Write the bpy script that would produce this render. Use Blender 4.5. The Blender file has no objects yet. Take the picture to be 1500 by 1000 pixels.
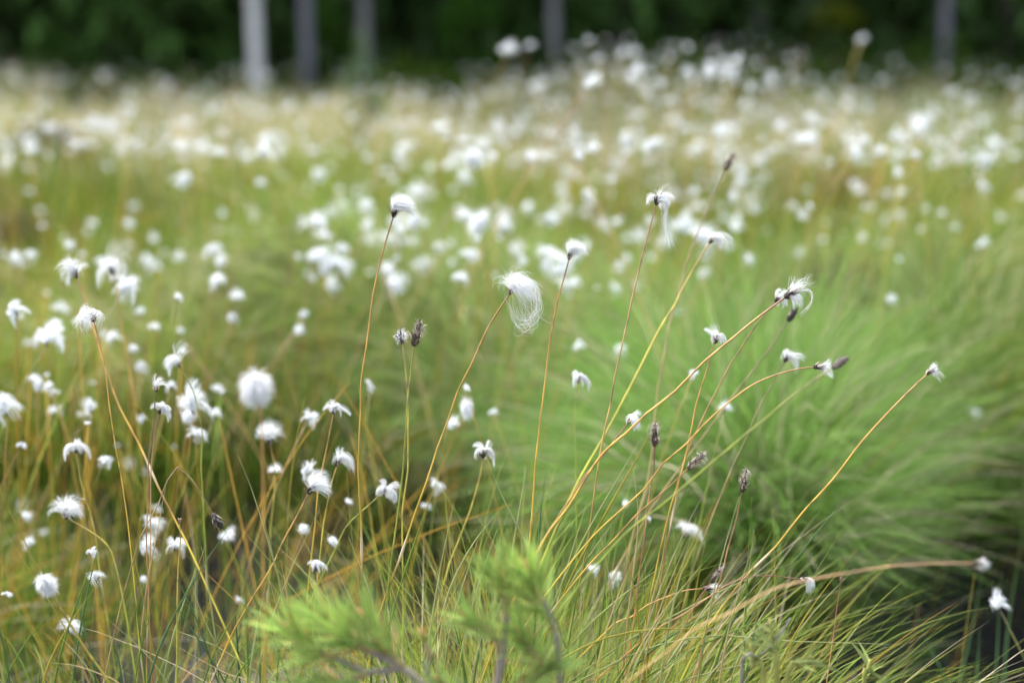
import bpy, math
import numpy as np
from mathutils import Vector
R = math.radians
rng = np.random.RandomState(7)
sc = bpy.context.scene
col = sc.collection

# ------------------------------------------------------------------ camera
CAM_H = 0.75
FPX = 50.0/36.0*1500.0            # focal length in photograph pixels
HORIZON_PY = 25.0
PITCH = math.atan((500-HORIZON_PY)/FPX)
cam_d = bpy.data.cameras.new('camera')
cam_d.lens = 50.0; cam_d.sensor_width = 36.0
cam_d.clip_start = 0.02; cam_d.clip_end = 2000
cam_d.dof.use_dof = True
cam_d.dof.focus_distance = 1.20
cam_d.dof.aperture_fstop = 2.4
cam_d.dof.aperture_blades = 0
cam = bpy.data.objects.new('camera', cam_d); col.objects.link(cam)
cam.location = (0, 0, CAM_H)
cam.rotation_euler = (R(90)-PITCH, 0, 0)
sc.camera = cam

# ------------------------------------------------------------------ sky, sun, exposure
SUN_EL, SUN_AZ = 58.0, -35.0        # overcast: very soft sun
w = bpy.data.worlds.new('World'); sc.world = w; w.use_nodes = True
nt = w.node_tree; nt.nodes.clear()
out = nt.nodes.new('ShaderNodeOutputWorld'); bg = nt.nodes.new('ShaderNodeBackground')
sky = nt.nodes.new('ShaderNodeTexSky'); sky.sky_type = 'NISHITA'; sky.sun_disc = False
sky.sun_elevation = R(SUN_EL); sky.sun_rotation = R(SUN_AZ)
sky.air_density = 1.0; sky.dust_density = 4.0; sky.ozone_density = 1.0
bw = nt.nodes.new('ShaderNodeRGBToBW'); mx = nt.nodes.new('ShaderNodeMix'); mx.data_type = 'RGBA'
mx.inputs[0].default_value = 0.55                     # cloud cover: most of the blue is gone
nt.links.new(sky.outputs[0], bw.inputs[0]); nt.links.new(sky.outputs[0], mx.inputs[6]); nt.links.new(bw.outputs[0], mx.inputs[7])
nt.links.new(mx.outputs[2], bg.inputs[0]); bg.inputs[1].default_value = 0.13
nt.links.new(bg.outputs[0], out.inputs[0])
sun_d = bpy.data.lights.new('sun', 'SUN'); sun_d.energy = 1.2; sun_d.angle = R(40); sun_d.color = (1.0, 0.99, 0.98)
sun = bpy.data.objects.new('sun', sun_d); col.objects.link(sun)
_e, _a = R(SUN_EL), R(SUN_AZ)
sun.rotation_euler = Vector((math.sin(_a)*math.cos(_e), math.cos(_a)*math.cos(_e), math.sin(_e))).to_track_quat('Z', 'Y').to_euler()
sun.location = (-3, 4, 8)
vs = sc.view_settings
vs.view_transform = 'Standard'; vs.look = 'None'; vs.exposure = 2.42; vs.gamma = 1.0
vs.use_curve_mapping = False

# ------------------------------------------------------------------ pixel -> place
FW = np.array([0, math.cos(PITCH), -math.sin(PITCH)]); UP = np.array([0, math.sin(PITCH), math.cos(PITCH)])
RT = np.array([1.0, 0, 0]); CAMP = np.array([0, 0, CAM_H])
def P(px, py, d):
    return CAMP + d*(FW + RT*(px-750)/FPX + UP*(500-py)/FPX)
def depth_at_height(px, py, z):
    r = FW + RT*(px-750)/FPX + UP*(500-py)/FPX
    return (z-CAM_H)/r[2]

# ------------------------------------------------------------------ terrain
_T1 = P(1185, 740, 2.0); _T2 = P(610, 560, 2.75); _H1 = P(452, 440, 2.7); _H2 = P(1222, 480, 2.75)
PITS = [(.70, 1.78, .27, -.32), (-.10, 2.02, .17, -.16), (-.44, 1.95, .20, -.15), (.14, 1.86, .11, -.1), (.60, 1.46, .24, -.20), (-.10, 1.66, .15, -.13), (-.46, 1.58, .17, -.13), (.30, 1.56, .12, -.1)]
HUMPS = [  # x, y, radius, height
    (_T1[0], _T1[1]+.02, .24, .17), (_T2[0], _T2[1], .28, .08),
    (_H1[0], _H1[1], .2, .13), (_H2[0], _H2[1], .2, .12),
    (0.0, 1.20, .34, .10), (-.42, 1.22, .26, .05),
    (-1.1, 3.3, .5, .12), (1.3, 3.1, .5, .10), (-.3, 4.2, .7, .06), (1.9, 5.0, .8, .1), (-1.9, 5.6, .9, .12),
    ]+[(a, b, c, d) for a, b, c, d in PITS]
def hgt(x, y):
    x = np.asarray(x, float); y = np.asarray(y, float)
    z = .018*np.sin(4.1*x+1.3)*np.cos(3.7*y+.4) + .014*np.sin(7.3*x-2.1*y+.7) + .012*np.cos(9.1*y+5.3*x+2.)
    z += .03*np.sin(1.3*x+.4)*np.sin(1.1*y+2.1)
    far = np.clip((y-9)/6, 0, 1); z = z*(1+far*1.5)
    z = z + np.clip((y-12.5)/40, 0, 3)*.6*far
    for hx, hy, hr, hh in HUMPS:
        z = z + hh*np.exp(-((x-hx)**2+(y-hy)**2)/(hr*hr))
    return z

# ------------------------------------------------------------------ helpers
def mesh_np(name, V, Q=None, T=None, C=None, mat=None, smooth=True):
    V = np.asarray(V, np.float32); nq = 0 if Q is None else len(Q); ntri = 0 if T is None else len(T)
    me = bpy.data.meshes.new(name)
    me.vertices.add(len(V)); me.vertices.foreach_set('co', V.ravel())
    idx = []; st = []
    if nq: idx.append(np.asarray(Q, np.int32).ravel()); st.append(np.arange(nq)*4)
    if ntri: idx.append(np.asarray(T, np.int32).ravel()); st.append(nq*4+np.arange(ntri)*3)
    idx = np.concatenate(idx); st = np.concatenate(st).astype(np.int32)
    me.loops.add(len(idx)); me.loops.foreach_set('vertex_index', idx)
    me.polygons.add(nq+ntri); me.polygons.foreach_set('loop_start', st)
    me.update(calc_edges=True)
    if smooth: me.polygons.foreach_set('use_smooth', np.ones(nq+ntri, bool))
    if C is not None:
        a = me.color_attributes.new('tint', 'FLOAT_COLOR', 'POINT')
        cc = np.ones((len(V), 4), np.float32); cc[:, :3] = C; a.data.foreach_set('color', cc.ravel())
    if mat: me.materials.append(mat)
    return me
def link(name, me, parent=None, loc=None):
    o = bpy.data.objects.new(name, me); col.objects.link(o)
    if parent is not None: o.parent = parent
    if loc is not None: o.location = loc
    return o
def empty(name, loc):
    o = bpy.data.objects.new(name, None); col.objects.link(o); o.location = loc; o.empty_display_size = .02
    return o
def tag(o, label, cat, group=None, kind=None):
    if label: o['label'] = label
    if cat: o['category'] = cat
    if group: o['group'] = group
    if kind: o['kind'] = kind
    return o
def norm(a):
    return a/np.maximum(np.linalg.norm(a, axis=-1, keepdims=True), 1e-9)

class Geo:                      # collects numpy geometry for ONE mesh
    def __init__(s): s.V = []; s.Q = []; s.T = []; s.C = []; s.n = 0
    def add(s, V, Q=None, T=None, C=None):
        if Q is not None and len(Q): s.Q.append(np.asarray(Q)+s.n)
        if T is not None and len(T): s.T.append(np.asarray(T)+s.n)
        s.V.append(V); s.C.append(np.broadcast_to(C if C is not None else (1, 1, 1), (len(V), 3))); s.n += len(V)
    def mesh(s, name, mat, smooth=True):
        return mesh_np(name, np.concatenate(s.V), np.concatenate(s.Q) if s.Q else None, np.concatenate(s.T) if s.T else None, np.concatenate(s.C), mat, smooth)

def ribbons(paths, width, colors, taper=.75, r=rng, side=None):
    """paths N,S,3; width N; colors N,S,3 -> V,Q,C"""
    N, S, _ = paths.shape
    tan = np.empty_like(paths); tan[:, 1:-1] = paths[:, 2:]-paths[:, :-2]; tan[:, 0] = paths[:, 1]-paths[:, 0]; tan[:, -1] = paths[:, -1]-paths[:, -2]
    tan = norm(tan)
    if side is None: side = norm(r.randn(N, 3))
    sd = norm(np.cross(tan, side[:, None, :]))
    t = np.linspace(0, 1, S)
    ww = (width[:, None]*.5)*np.maximum((1-t**2*taper-.25*t**8), .03)[None, :]
    V = np.stack([paths-sd*ww[..., None], paths+sd*ww[..., None]], 2).reshape(-1, 3)
    C = np.repeat(colors[:, :, None, :], 2, 2).reshape(-1, 3)
    b = (np.arange(N)[:, None]*S+np.arange(S-1)[None, :])*2
    Q = np.stack([b, b+1, b+3, b+2], -1).reshape(-1, 4)
    return V, Q, C
def tube(path, rad, colors, k=5):
    path = np.asarray(path, float); S = len(path); rad = np.broadcast_to(rad, (S,))
    tan = np.gradient(path, axis=0); tan = norm(tan)
    ref = np.array([.13, .98, .11]); a = norm(np.cross(tan, ref)); b = np.cross(tan, a)
    th = np.arange(k)*2*math.pi/k
    V = path[:, None, :]+rad[:, None, None]*(np.cos(th)[None, :, None]*a[:, None, :]+np.sin(th)[None, :, None]*b[:, None, :])
    i = np.arange(S-1)[:, None]*k; j = np.arange(k)[None, :]; j2 = (j+1) % k
    Q = np.stack([i+j, i+j2, i+k+j2, i+k+j], -1).reshape(-1, 4)
    C = np.repeat(np.broadcast_to(colors, (S, 3))[:, None, :], k, 1).reshape(-1, 3)
    V = V.reshape(-1, 3); n = len(V)
    T = []
    V = np.concatenate([V, path[:1], path[-1:]]); C = np.concatenate([C, C[:1], C[-1:]])
    for q in range(k):
        T.append((n, (q+1) % k, q)); T.append((n+1, (S-1)*k+q, (S-1)*k+(q+1) % k))
    return V, Q, np.array(T), C
def grow(base, d0, length, bend, segs, power=1.2, jitter=0., r=rng):
    """paths: start direction d0, direction drifts by bend*t**power"""
    N = len(base); t = (np.arange(segs)+.5)/segs
    D = d0[:, None, :]+bend[:, None, :]*(t[None, :, None]**power)
    if jitter: D = D+r.randn(N, segs, 3)*jitter
    D = norm(D)*(length/segs)[:, None, None]
    return np.concatenate([base[:, None, :], base[:, None, :]+np.cumsum(D, 1)], 1)
def grad(c0, c1, S, power=1.0):
    t = (np.linspace(0, 1, S)**power)[None, :, None]
    return c0[:, None, :]*(1-t)+c1[:, None, :]*t
def spline(pts, n):
    pts = np.asarray(pts, float); m = len(pts)
    if m == 2: return pts[0]+(pts[1]-pts[0])*np.linspace(0, 1, n)[:, None]
    e = np.concatenate([[2*pts[0]-pts[1]], pts, [2*pts[-1]-pts[-2]]])
    u = np.linspace(0, m-1-1e-6, n); i = u.astype(int); f = (u-i)[:, None]
    p0, p1, p2, p3 = e[i], e[i+1], e[i+2], e[i+3]
    return .5*((2*p1)+(-p0+p2)*f+(2*p0-5*p1+4*p2-p3)*f*f+(-p0+3*p1-3*p2+p3)*f**3)
def vnoise(x, y, s, seed=0):           # smooth value noise in numpy
    x = np.asarray(x)/s+seed*17.3; y = np.asarray(y)/s+seed*5.7
    xi = np.floor(x).astype(int); yi = np.floor(y).astype(int); fx = x-xi; fy = y-yi
    fx = fx*fx*(3-2*fx); fy = fy*fy*(3-2*fy)
    h = lambda a, b: np.abs(np.sin(a*127.1+b*311.7+seed*74.7)*43758.5453) % 1
    return (h(xi, yi)*(1-fx)+h(xi+1, yi)*fx)*(1-fy)+(h(xi, yi+1)*(1-fx)+h(xi+1, yi+1)*fx)*fy

# ------------------------------------------------------------------ materials
def new_mat(name):
    m = bpy.data.materials.new(name); m.use_nodes = True; t = m.node_tree; t.nodes.clear()
    return m, t, t.nodes.new('ShaderNodeOutputMaterial')
def leaf_mat(name, transl=.3, rough=.5, spec=.3, noise=0.25, scale=60.):
    m, t, o = new_mat(name); L = t.links
    at = t.nodes.new('ShaderNodeAttribute'); at.attribute_name = 'tint'
    geo = t.nodes.new('ShaderNodeNewGeometry'); nz = t.nodes.new('ShaderNodeTexNoise'); nz.inputs['Scale'].default_value = scale
    L.new(geo.outputs['Position'], nz.inputs['Vector'])
    mr = t.nodes.new('ShaderNodeMapRange'); mr.inputs[3].default_value = 1-noise; mr.inputs[4].default_value = 1+noise
    L.new(nz.outputs[0], mr.inputs[0])
    mul = t.nodes.new('ShaderNodeVectorMath'); mul.operation = 'SCALE'; L.new(at.outputs['Color'], mul.inputs[0]); L.new(mr.outputs[0], mul.inputs['Scale'])
    p = t.nodes.new('ShaderNodeBsdfPrincipled'); L.new(mul.outputs[0], p.inputs['Base Color']); p.inputs['Roughness'].default_value = rough
    p.inputs['Specular IOR Level'].default_value = spec
    if transl > 0:
        tr = t.nodes.new('ShaderNodeBsdfTranslucent'); L.new(mul.outputs[0], tr.inputs[0])
        ms = t.nodes.new('ShaderNodeMixShader'); ms.inputs[0].default_value = transl
        L.new(p.outputs[0], ms.inputs[1]); L.new(tr.outputs[0], ms.inputs[2]); L.new(ms.outputs[0], o.inputs[0])
    else: L.new(p.outputs[0], o.inputs[0])
    return m
M_GRASS = leaf_mat('grass_blade', .45, .55, .12)
M_STEM = leaf_mat('dry_stem', .12, .4, .4, .12, 300.)
M_NEEDLE = leaf_mat('conifer_needle', .25, .5, .3)
M_SPRUCE = leaf_mat('spruce_needle', .15, .6, .2, .3, 3.)
M_COTTON = leaf_mat('cotton_hair', .30, .8, .1, .04, 40.)
M_SCALE = leaf_mat('seed_scale', .05, .6, .2, .3, 400.)
M_TWIG = leaf_mat('twig_bark', 0., .8, .15, .35, 120.)

def bark_mat():
    m, t, o = new_mat('tree_bark'); L = t.links
    at = t.nodes.new('ShaderNodeAttribute'); at.attribute_name = 'tint'
    tc = t.nodes.new('ShaderNodeTexCoord'); mp = t.nodes.new('ShaderNodeMapping'); mp.inputs['Scale'].default_value = (9, 9, 2.2)
    L.new(tc.outputs['Object'], mp.inputs[0])
    vo = t.nodes.new('ShaderNodeTexVoronoi'); vo.inputs['Scale'].default_value = 3.; L.new(mp.outputs[0], vo.inputs['Vector'])
    nz = t.nodes.new('ShaderNodeTexNoise'); nz.inputs['Scale'].default_value = 5.; nz.inputs['Detail'].default_value = 8; L.new(mp.outputs[0], nz.inputs['Vector'])
    mr = t.nodes.new('ShaderNodeMapRange'); mr.inputs[1].default_value = .25; mr.inputs[2].default_value = .75; mr.inputs[3].default_value = .6; mr.inputs[4].default_value = 1.25; L.new(nz.outputs[0], mr.inputs[0])
    mul = t.nodes.new('ShaderNodeVectorMath'); mul.operation = 'SCALE'; L.new(at.outputs['Color'], mul.inputs[0]); L.new(mr.outputs[0], mul.inputs['Scale'])
    p = t.nodes.new('ShaderNodeBsdfPrincipled'); p.inputs['Roughness'].default_value = .9; L.new(mul.outputs[0], p.inputs['Base Color'])
    bp = t.nodes.new('ShaderNodeBump'); bp.inputs['Strength'].default_value = .6; bp.inputs['Distance'].default_value = .02; L.new(vo.outputs['Distance'], bp.inputs['Height']); L.new(bp.outputs[0], p.inputs['Normal'])
    L.new(p.outputs[0], o.inputs[0]); return m
M_BARK = bark_mat()

def ground_mat():
    m, t, o = new_mat('bog_peat_and_moss'); L = t.links
    geo = t.nodes.new('ShaderNodeNewGeometry'); at = t.nodes.new('ShaderNodeAttribute'); at.attribute_name = 'tint'
    def noise(s, d=6): n = t.nodes.new('ShaderNodeTexNoise'); n.inputs['Scale'].default_value = s; n.inputs['Detail'].default_value = d; L.new(geo.outputs['Position'], n.inputs['Vector']); return n
    n1, n2, n3 = noise(14.), noise(60.), noise(300., 3)
    cr = t.nodes.new('ShaderNodeValToRGB'); cr.color_ramp.elements[0].position = .3; cr.color_ramp.elements[0].color = (.35, .28, .22, 1); cr.color_ramp.elements[1].position = .7; cr.color_ramp.elements[1].color = (1.25, 1.3, 1.0, 1)
    L.new(n1.outputs[0], cr.inputs[0])
    mul = t.nodes.new('ShaderNodeMix'); mul.data_type = 'RGBA'; mul.blend_type = 'MULTIPLY'; mul.inputs[0].default_value = 1; L.new(at.outputs['Color'], mul.inputs[6]); L.new(cr.outputs[0], mul.inputs[7])
    mr = t.nodes.new('ShaderNodeMapRange'); mr.inputs[3].default_value = .5; mr.inputs[4].default_value = 1.5; L.new(n2.outputs[0], mr.inputs[0])
    sc_ = t.nodes.new('ShaderNodeVectorMath'); sc_.operation = 'SCALE'; L.new(mul.outputs[2], sc_.inputs[0]); L.new(mr.outputs[0], sc_.inputs['Scale'])
    p = t.nodes.new('ShaderNodeBsdfPrincipled'); p.inputs['Roughness'].default_value = .75; L.new(sc_.outputs[0], p.inputs['Base Color'])
    bp = t.nodes.new('ShaderNodeBump'); bp.inputs['Strength'].default_value = .8; bp.inputs['Distance'].default_value = .01
    ad = t.nodes.new('ShaderNodeMath'); ad.operation = 'ADD'; L.new(n2.outputs[0], ad.inputs[0]); L.new(n3.outputs[0], ad.inputs[1]); L.new(ad.outputs[0], bp.inputs['Height']); L.new(bp.outputs[0], p.inputs['Normal'])
    L.new(p.outputs[0], o.inputs[0]); return m
M_GROUND = ground_mat()

# ------------------------------------------------------------------ ground
u = np.linspace(-1, 1, 261)
gx = np.sinh(u*7.2)/math.sinh(7.2)*400
gy = 1.4+np.sinh(u*7.2)/math.sinh(7.2)*400
X, Y = np.meshgrid(gx, gy); Z = hgt(X, Y)
n = len(u); i = np.arange(n-1); I, J = np.meshgrid(i, i); b = J*n+I
Q = np.stack([b, b+1, b+n+1, b+n], -1).reshape(-1, 4)
nz = vnoise(X, Y, .35, 3)[..., None]
gc = np.array([.050, .058, .018])*(1-nz)+np.array([.055, .038, .020])*nz
strawy = np.clip((Y-3.)/3., 0, 1)[..., None]*.6
gc = gc*(1-strawy)+np.array([.12, .10, .045])*strawy
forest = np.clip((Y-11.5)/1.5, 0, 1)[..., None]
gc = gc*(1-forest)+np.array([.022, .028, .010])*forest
wet = np.clip((-Z-.03)/.07, 0, 1)[..., None]
gc = gc*(1-wet)+np.array([.008, .007, .005])*wet
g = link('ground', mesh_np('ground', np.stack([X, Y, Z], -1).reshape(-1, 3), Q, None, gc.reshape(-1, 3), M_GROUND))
g['kind'] = 'structure'

# ------------------------------------------------------------------ forest edge
def spruce_mesh(seed, H, lum=1.):
    r = np.random.RandomState(seed); G = Geo(); T = Geo()
    zz = np.linspace(0, H, 14); T.add(*[a for a in tube(np.stack([.03*np.sin(zz), .03*np.cos(zz*.7), zz-.05], -1), .02+.13*(1-zz/H)**.9, np.array([.07, .055, .045]), 9)])
    bases, d0, Ls, cc = [], [], [], []
    z = .25
    while z < H*.97:
        k = r.randint(6, 9); L = (1-z/H)**.8*1.9+.12
        for a in r.rand(k)*2*math.pi:
            Lb = L*r.uniform(.7, 1.1); dr = np.array([math.cos(a), math.sin(a), r.uniform(-.35, .0)])
            m = int(16*Lb/1.5)+6
            t = np.sort(r.rand(m))
            pos = np.array([0, 0, z])+dr*(t*Lb)[:, None]; pos[:, 2] -= .18*(t*Lb)**2-.0
            side = np.cross(dr, [0, 0, 1]); s = np.where(r.rand(m) < .5, -1, 1)[:, None]
            d = dr*r.uniform(.3, 1., (m, 1))+side*s*r.uniform(.2, 1., (m, 1))+np.array([0, 0, -1])*r.uniform(.1, .9, (m, 1))
            bases.append(pos); d0.append(norm(d)); Ls.append(r.uniform(.16, .42, m)*(1.1-.4*t)); cc.append(np.repeat(r.uniform(.75, 1.35), m))
        z += r.uniform(.2, .32)*(1+.0*z)
    B = np.concatenate(bases); D = np.concatenate(d0); L = np.concatenate(Ls); c = np.concatenate(cc)[:, None]
    pa = grow(B, D, L, np.tile([0, 0, -.4], (len(B), 1)), 2, r=r)
    c *= lum; c0 = np.array([.026, .055, .010])*c*r.uniform(.7, 1.3, (len(B), 1)); c1 = np.array([.045, .10, .014])*c*r.uniform(.7, 1.4, (len(B), 1))
    V, Q, C = ribbons(pa, r.uniform(.05, .11, len(B)), grad(c0, c1, 3), r=r); G.add(V, Q, None, C)
    return T.mesh('trunk', M_BARK), G.mesh('crown', M_SPRUCE)
def pine_mesh(seed, H, rad, tint):
    r = np.random.RandomState(seed); T = Geo(); G = Geo()
    zz = np.linspace(0, H, 22); bend = r.uniform(-.15, .15, 2)
    ax = np.stack([bend[0]*np.sin(zz/H*3)*.8, bend[1]*np.sin(zz/H*2.5), zz-.08], -1)
    rad *= .58; rr = rad*(1-.8*(zz/H)); rr[0] *= 1.15
    T.add(*tube(ax, rr, np.array(tint), 14))
    limbs = []; B, D = [], []
    for i in range(15):
        t = r.uniform(.5, .98); z = t*H; c = np.array([np.interp(z, zz, ax[:, 0]), np.interp(z, zz, ax[:, 1]), z])
        a = r.rand()*6.283; L = (1.08-t)*3.4*r.uniform(.6, 1.1)
        e = c+np.array([math.cos(a)*L, math.sin(a)*L, L*.25]); mid = (c+e)/2+np.array([0, 0, -.08*L])
        lp = spline([c, mid, e], 6); lg = Geo(); lg.add(*tube(lp, np.linspace(.035, .008, 6), np.array([.16, .09, .05]), 5)); limbs.append(lg.mesh('limb', M_BARK))
        for q in range(11):
            f = r.uniform(.35, 1.0); cp = lp[0]+(lp[-1]-lp[0])*f+r.randn(3)*.18*np.array([1, 1, .5])
            m = 60; dd = norm(r.randn(m, 3)+[0, 0, .35]); B.append(cp+dd*r.rand(m, 1)**.5*.28); D.append(dd)
    B = np.concatenate(B); D = np.concatenate(D)
    pa = grow(B, D, r.uniform(.1, .2, len(B)), np.zeros((len(B), 3)), 2, r=r)
    c0 = np.array([.025, .045, .014])*r.uniform(.7, 1.3, (len(B), 1))
    V, Q, C = ribbons(pa, r.uniform(.03, .07, len(B)), grad(c0, c0*1.6, 3), r=r); G.add(V, Q, None, C)
    return T.mesh('trunk', M_BARK), limbs, G.mesh('crown', M_SPRUCE)

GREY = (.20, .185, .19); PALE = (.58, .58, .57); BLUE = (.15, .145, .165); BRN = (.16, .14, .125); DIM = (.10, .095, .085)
pines = [  # px of trunk, distance, radius, tint, label
    (377, 11.6, .098, PALE, 'pale grey slender pine trunk, the lightest trunk at the forest edge'),
    (452, 12.2, .094, BLUE, 'dark blue-grey pine trunk standing beside the palest trunk'),
    (537, 12.8, .088, GREY, 'grey-brown pine trunk behind the small pine sapling in the meadow'),
    (812, 13.0, .092, GREY, 'grey pine trunk standing alone behind the tallest far cotton grass'),
    (1382, 12.2, .078, BLUE, 'thin blue-grey pine trunk standing alone at the forest edge'),
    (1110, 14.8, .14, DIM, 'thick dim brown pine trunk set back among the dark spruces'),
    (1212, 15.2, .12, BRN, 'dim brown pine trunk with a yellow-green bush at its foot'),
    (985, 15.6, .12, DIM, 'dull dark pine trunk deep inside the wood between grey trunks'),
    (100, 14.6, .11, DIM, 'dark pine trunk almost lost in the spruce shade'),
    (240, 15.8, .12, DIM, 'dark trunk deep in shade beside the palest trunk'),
]
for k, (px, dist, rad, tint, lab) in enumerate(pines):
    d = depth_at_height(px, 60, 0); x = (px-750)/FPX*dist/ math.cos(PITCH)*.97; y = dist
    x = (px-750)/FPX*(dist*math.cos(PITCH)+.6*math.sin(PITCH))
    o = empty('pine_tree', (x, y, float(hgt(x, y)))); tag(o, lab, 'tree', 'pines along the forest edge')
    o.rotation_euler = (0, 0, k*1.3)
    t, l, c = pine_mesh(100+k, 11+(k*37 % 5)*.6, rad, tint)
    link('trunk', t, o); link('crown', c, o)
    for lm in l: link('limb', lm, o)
spr = [spruce_mesh(s, H, l) for s, H, l in ((1, 9., .75), (2, 7., 1.5), (3, 11., 1.1))]
r = np.random.RandomState(5); pts = []
for px, dist, v in [(20, 14.2, 0), (180, 13.9, 1), (300, 14.8, 2), (660, 14.0, 0), (730, 15.5, 2), (610, 15.2, 1), (905, 14.4, 1), (1040, 16.2, 2), (1290, 14.2, 0), (1450, 13.8, 2), (1170, 16.5, 1), (450, 16.2, 2), (-140, 14., 2), (1620, 14.5, 0), (-330, 13.6, 0), (-520, 14.4, 2), (-720, 14., 1), (1830, 13.7, 1), (2020, 14.3, 2), (2230, 14., 0)]:
    pts.append(((px-750)/FPX*dist, dist, v))
for row, (yy, step) in enumerate(((18, 1.9), (20.5, 2.0), (23.5, 2.3), (27.5, 2.6), (32, 3.0))):
    half = yy*.62+1.5
    for xx in np.arange(-half, half, step):
        pts.append((xx+r.uniform(-.6, .6), yy+r.uniform(-.8, .8), r.randint(0, 3)))
for k, (x, y, v) in enumerate(pts):
    o = empty('spruce_tree', (x, y, float(hgt(x, y)))); o.rotation_euler = (0, 0, r.rand()*6.28); s = r.uniform(.85, 1.15); o.scale = (s, s, s)
    tag(o, 'dark green spruce with drooping branches in the wood behind the pine trunks', 'tree', 'spruces in the dark wood')
    link('trunk', spr[v][0], o); link('crown', spr[v][1], o)

# undergrowth: low dwarf shrubs under the trees
r = np.random.RandomState(11); n = 34000
ux = r.uniform(-10, 10, n); uy = 11.9+r.rand(n)**1.3*8; hump = vnoise(ux, uy, .9, 4)
base = np.stack([ux, uy, hgt(ux, uy)], -1); hh = (.05+.6*hump**1.5)*r.uniform(.4, 1., n); base[:, 2] += hh*r.rand(n)
d0 = norm(r.randn(n, 3)*[1, 1, .5]+[0, 0, .6])
pa = grow(base, d0, r.uniform(.05, .13, n), np.tile([0, 0, -.3], (n, 1)), 2, r=r)
k = (vnoise(ux, uy, 1.3, 9)*r.uniform(.7, 1.3, n))[:, None]
c0 = np.array([.025, .06, .012])*(1-k)+np.array([.10, .17, .018])*k
V, Q, C = ribbons(pa, r.uniform(.03, .07, n), grad(c0, c0*1.2, 3), r=r)
o = link('undergrowth', mesh_np('undergrowth', V, Q, None, C, M_GRASS)); tag(o, 'low dark green bilberry undergrowth along the foot of the wood', 'undergrowth', kind='stuff')

# green and yellow-green bushes in the wood
def bush(px, dist, size, colr, lab, seed):
    r = np.random.RandomState(seed); x = (px-750)/FPX*dist; n = 2600
    o = empty('bush', (x, dist, float(hgt(x, dist)))); tag(o, lab, 'bush')
    dd = norm(r.randn(n, 3)); c = dd*(r.rand(n, 1)**.4)*np.array([.32, .32, .5])*size+[0, 0, .55*size]; c[:, 2] = np.abs(c[:, 2])
    lump = np.sin(c[:, 0]*11/size+seed)*np.sin(c[:, 1]*9/size)*np.sin(c[:, 2]*8/size); kp = lump > -.25; c = c[kp]; dd = dd[kp]; n = len(c)
    pa = grow(c, norm(dd+r.randn(n, 3)*.7), r.uniform(.04, .08, n), np.tile([0, 0, -.3], (n, 1)), 2, r=r)
    cc = np.array(colr)*r.uniform(.6, 1.4, (n, 1)); V, Q, C = ribbons(pa, r.uniform(.025, .05, n), grad(cc, cc, 3), r=r)
    link('foliage', mesh_np('foliage', V, Q, None, C, M_GRASS), o)
    for q in range(5):
        a = q*1.26; G = Geo(); G.add(*tube(spline([(0, 0, -.03), (.05*math.cos(a), .05*math.sin(a), .3*size), (.2*math.cos(a)*size, .2*math.sin(a)*size, .8*size)], 6), np.linspace(.008, .003, 6), np.array([.09, .07, .05])))
        link('branch', G.mesh('branch', M_TWIG), o)
bush(1216, 13.6, .75, (.20, .24, .02), 'yellow-green leafy bush in front of a dim brown trunk', 3)
bush(690, 13.0, .9, (.055, .14, .015), 'bright green bush in the wood beside a lone grey trunk', 4)
bush(480, 13.4, .8, (.06, .14, .015), 'green bush between the blue-grey trunk and the grey-brown trunk', 6)
bush(90, 12.6, .55, (.05, .11, .015), 'low green bush at the wood edge in deep spruce shade', 8)

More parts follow.
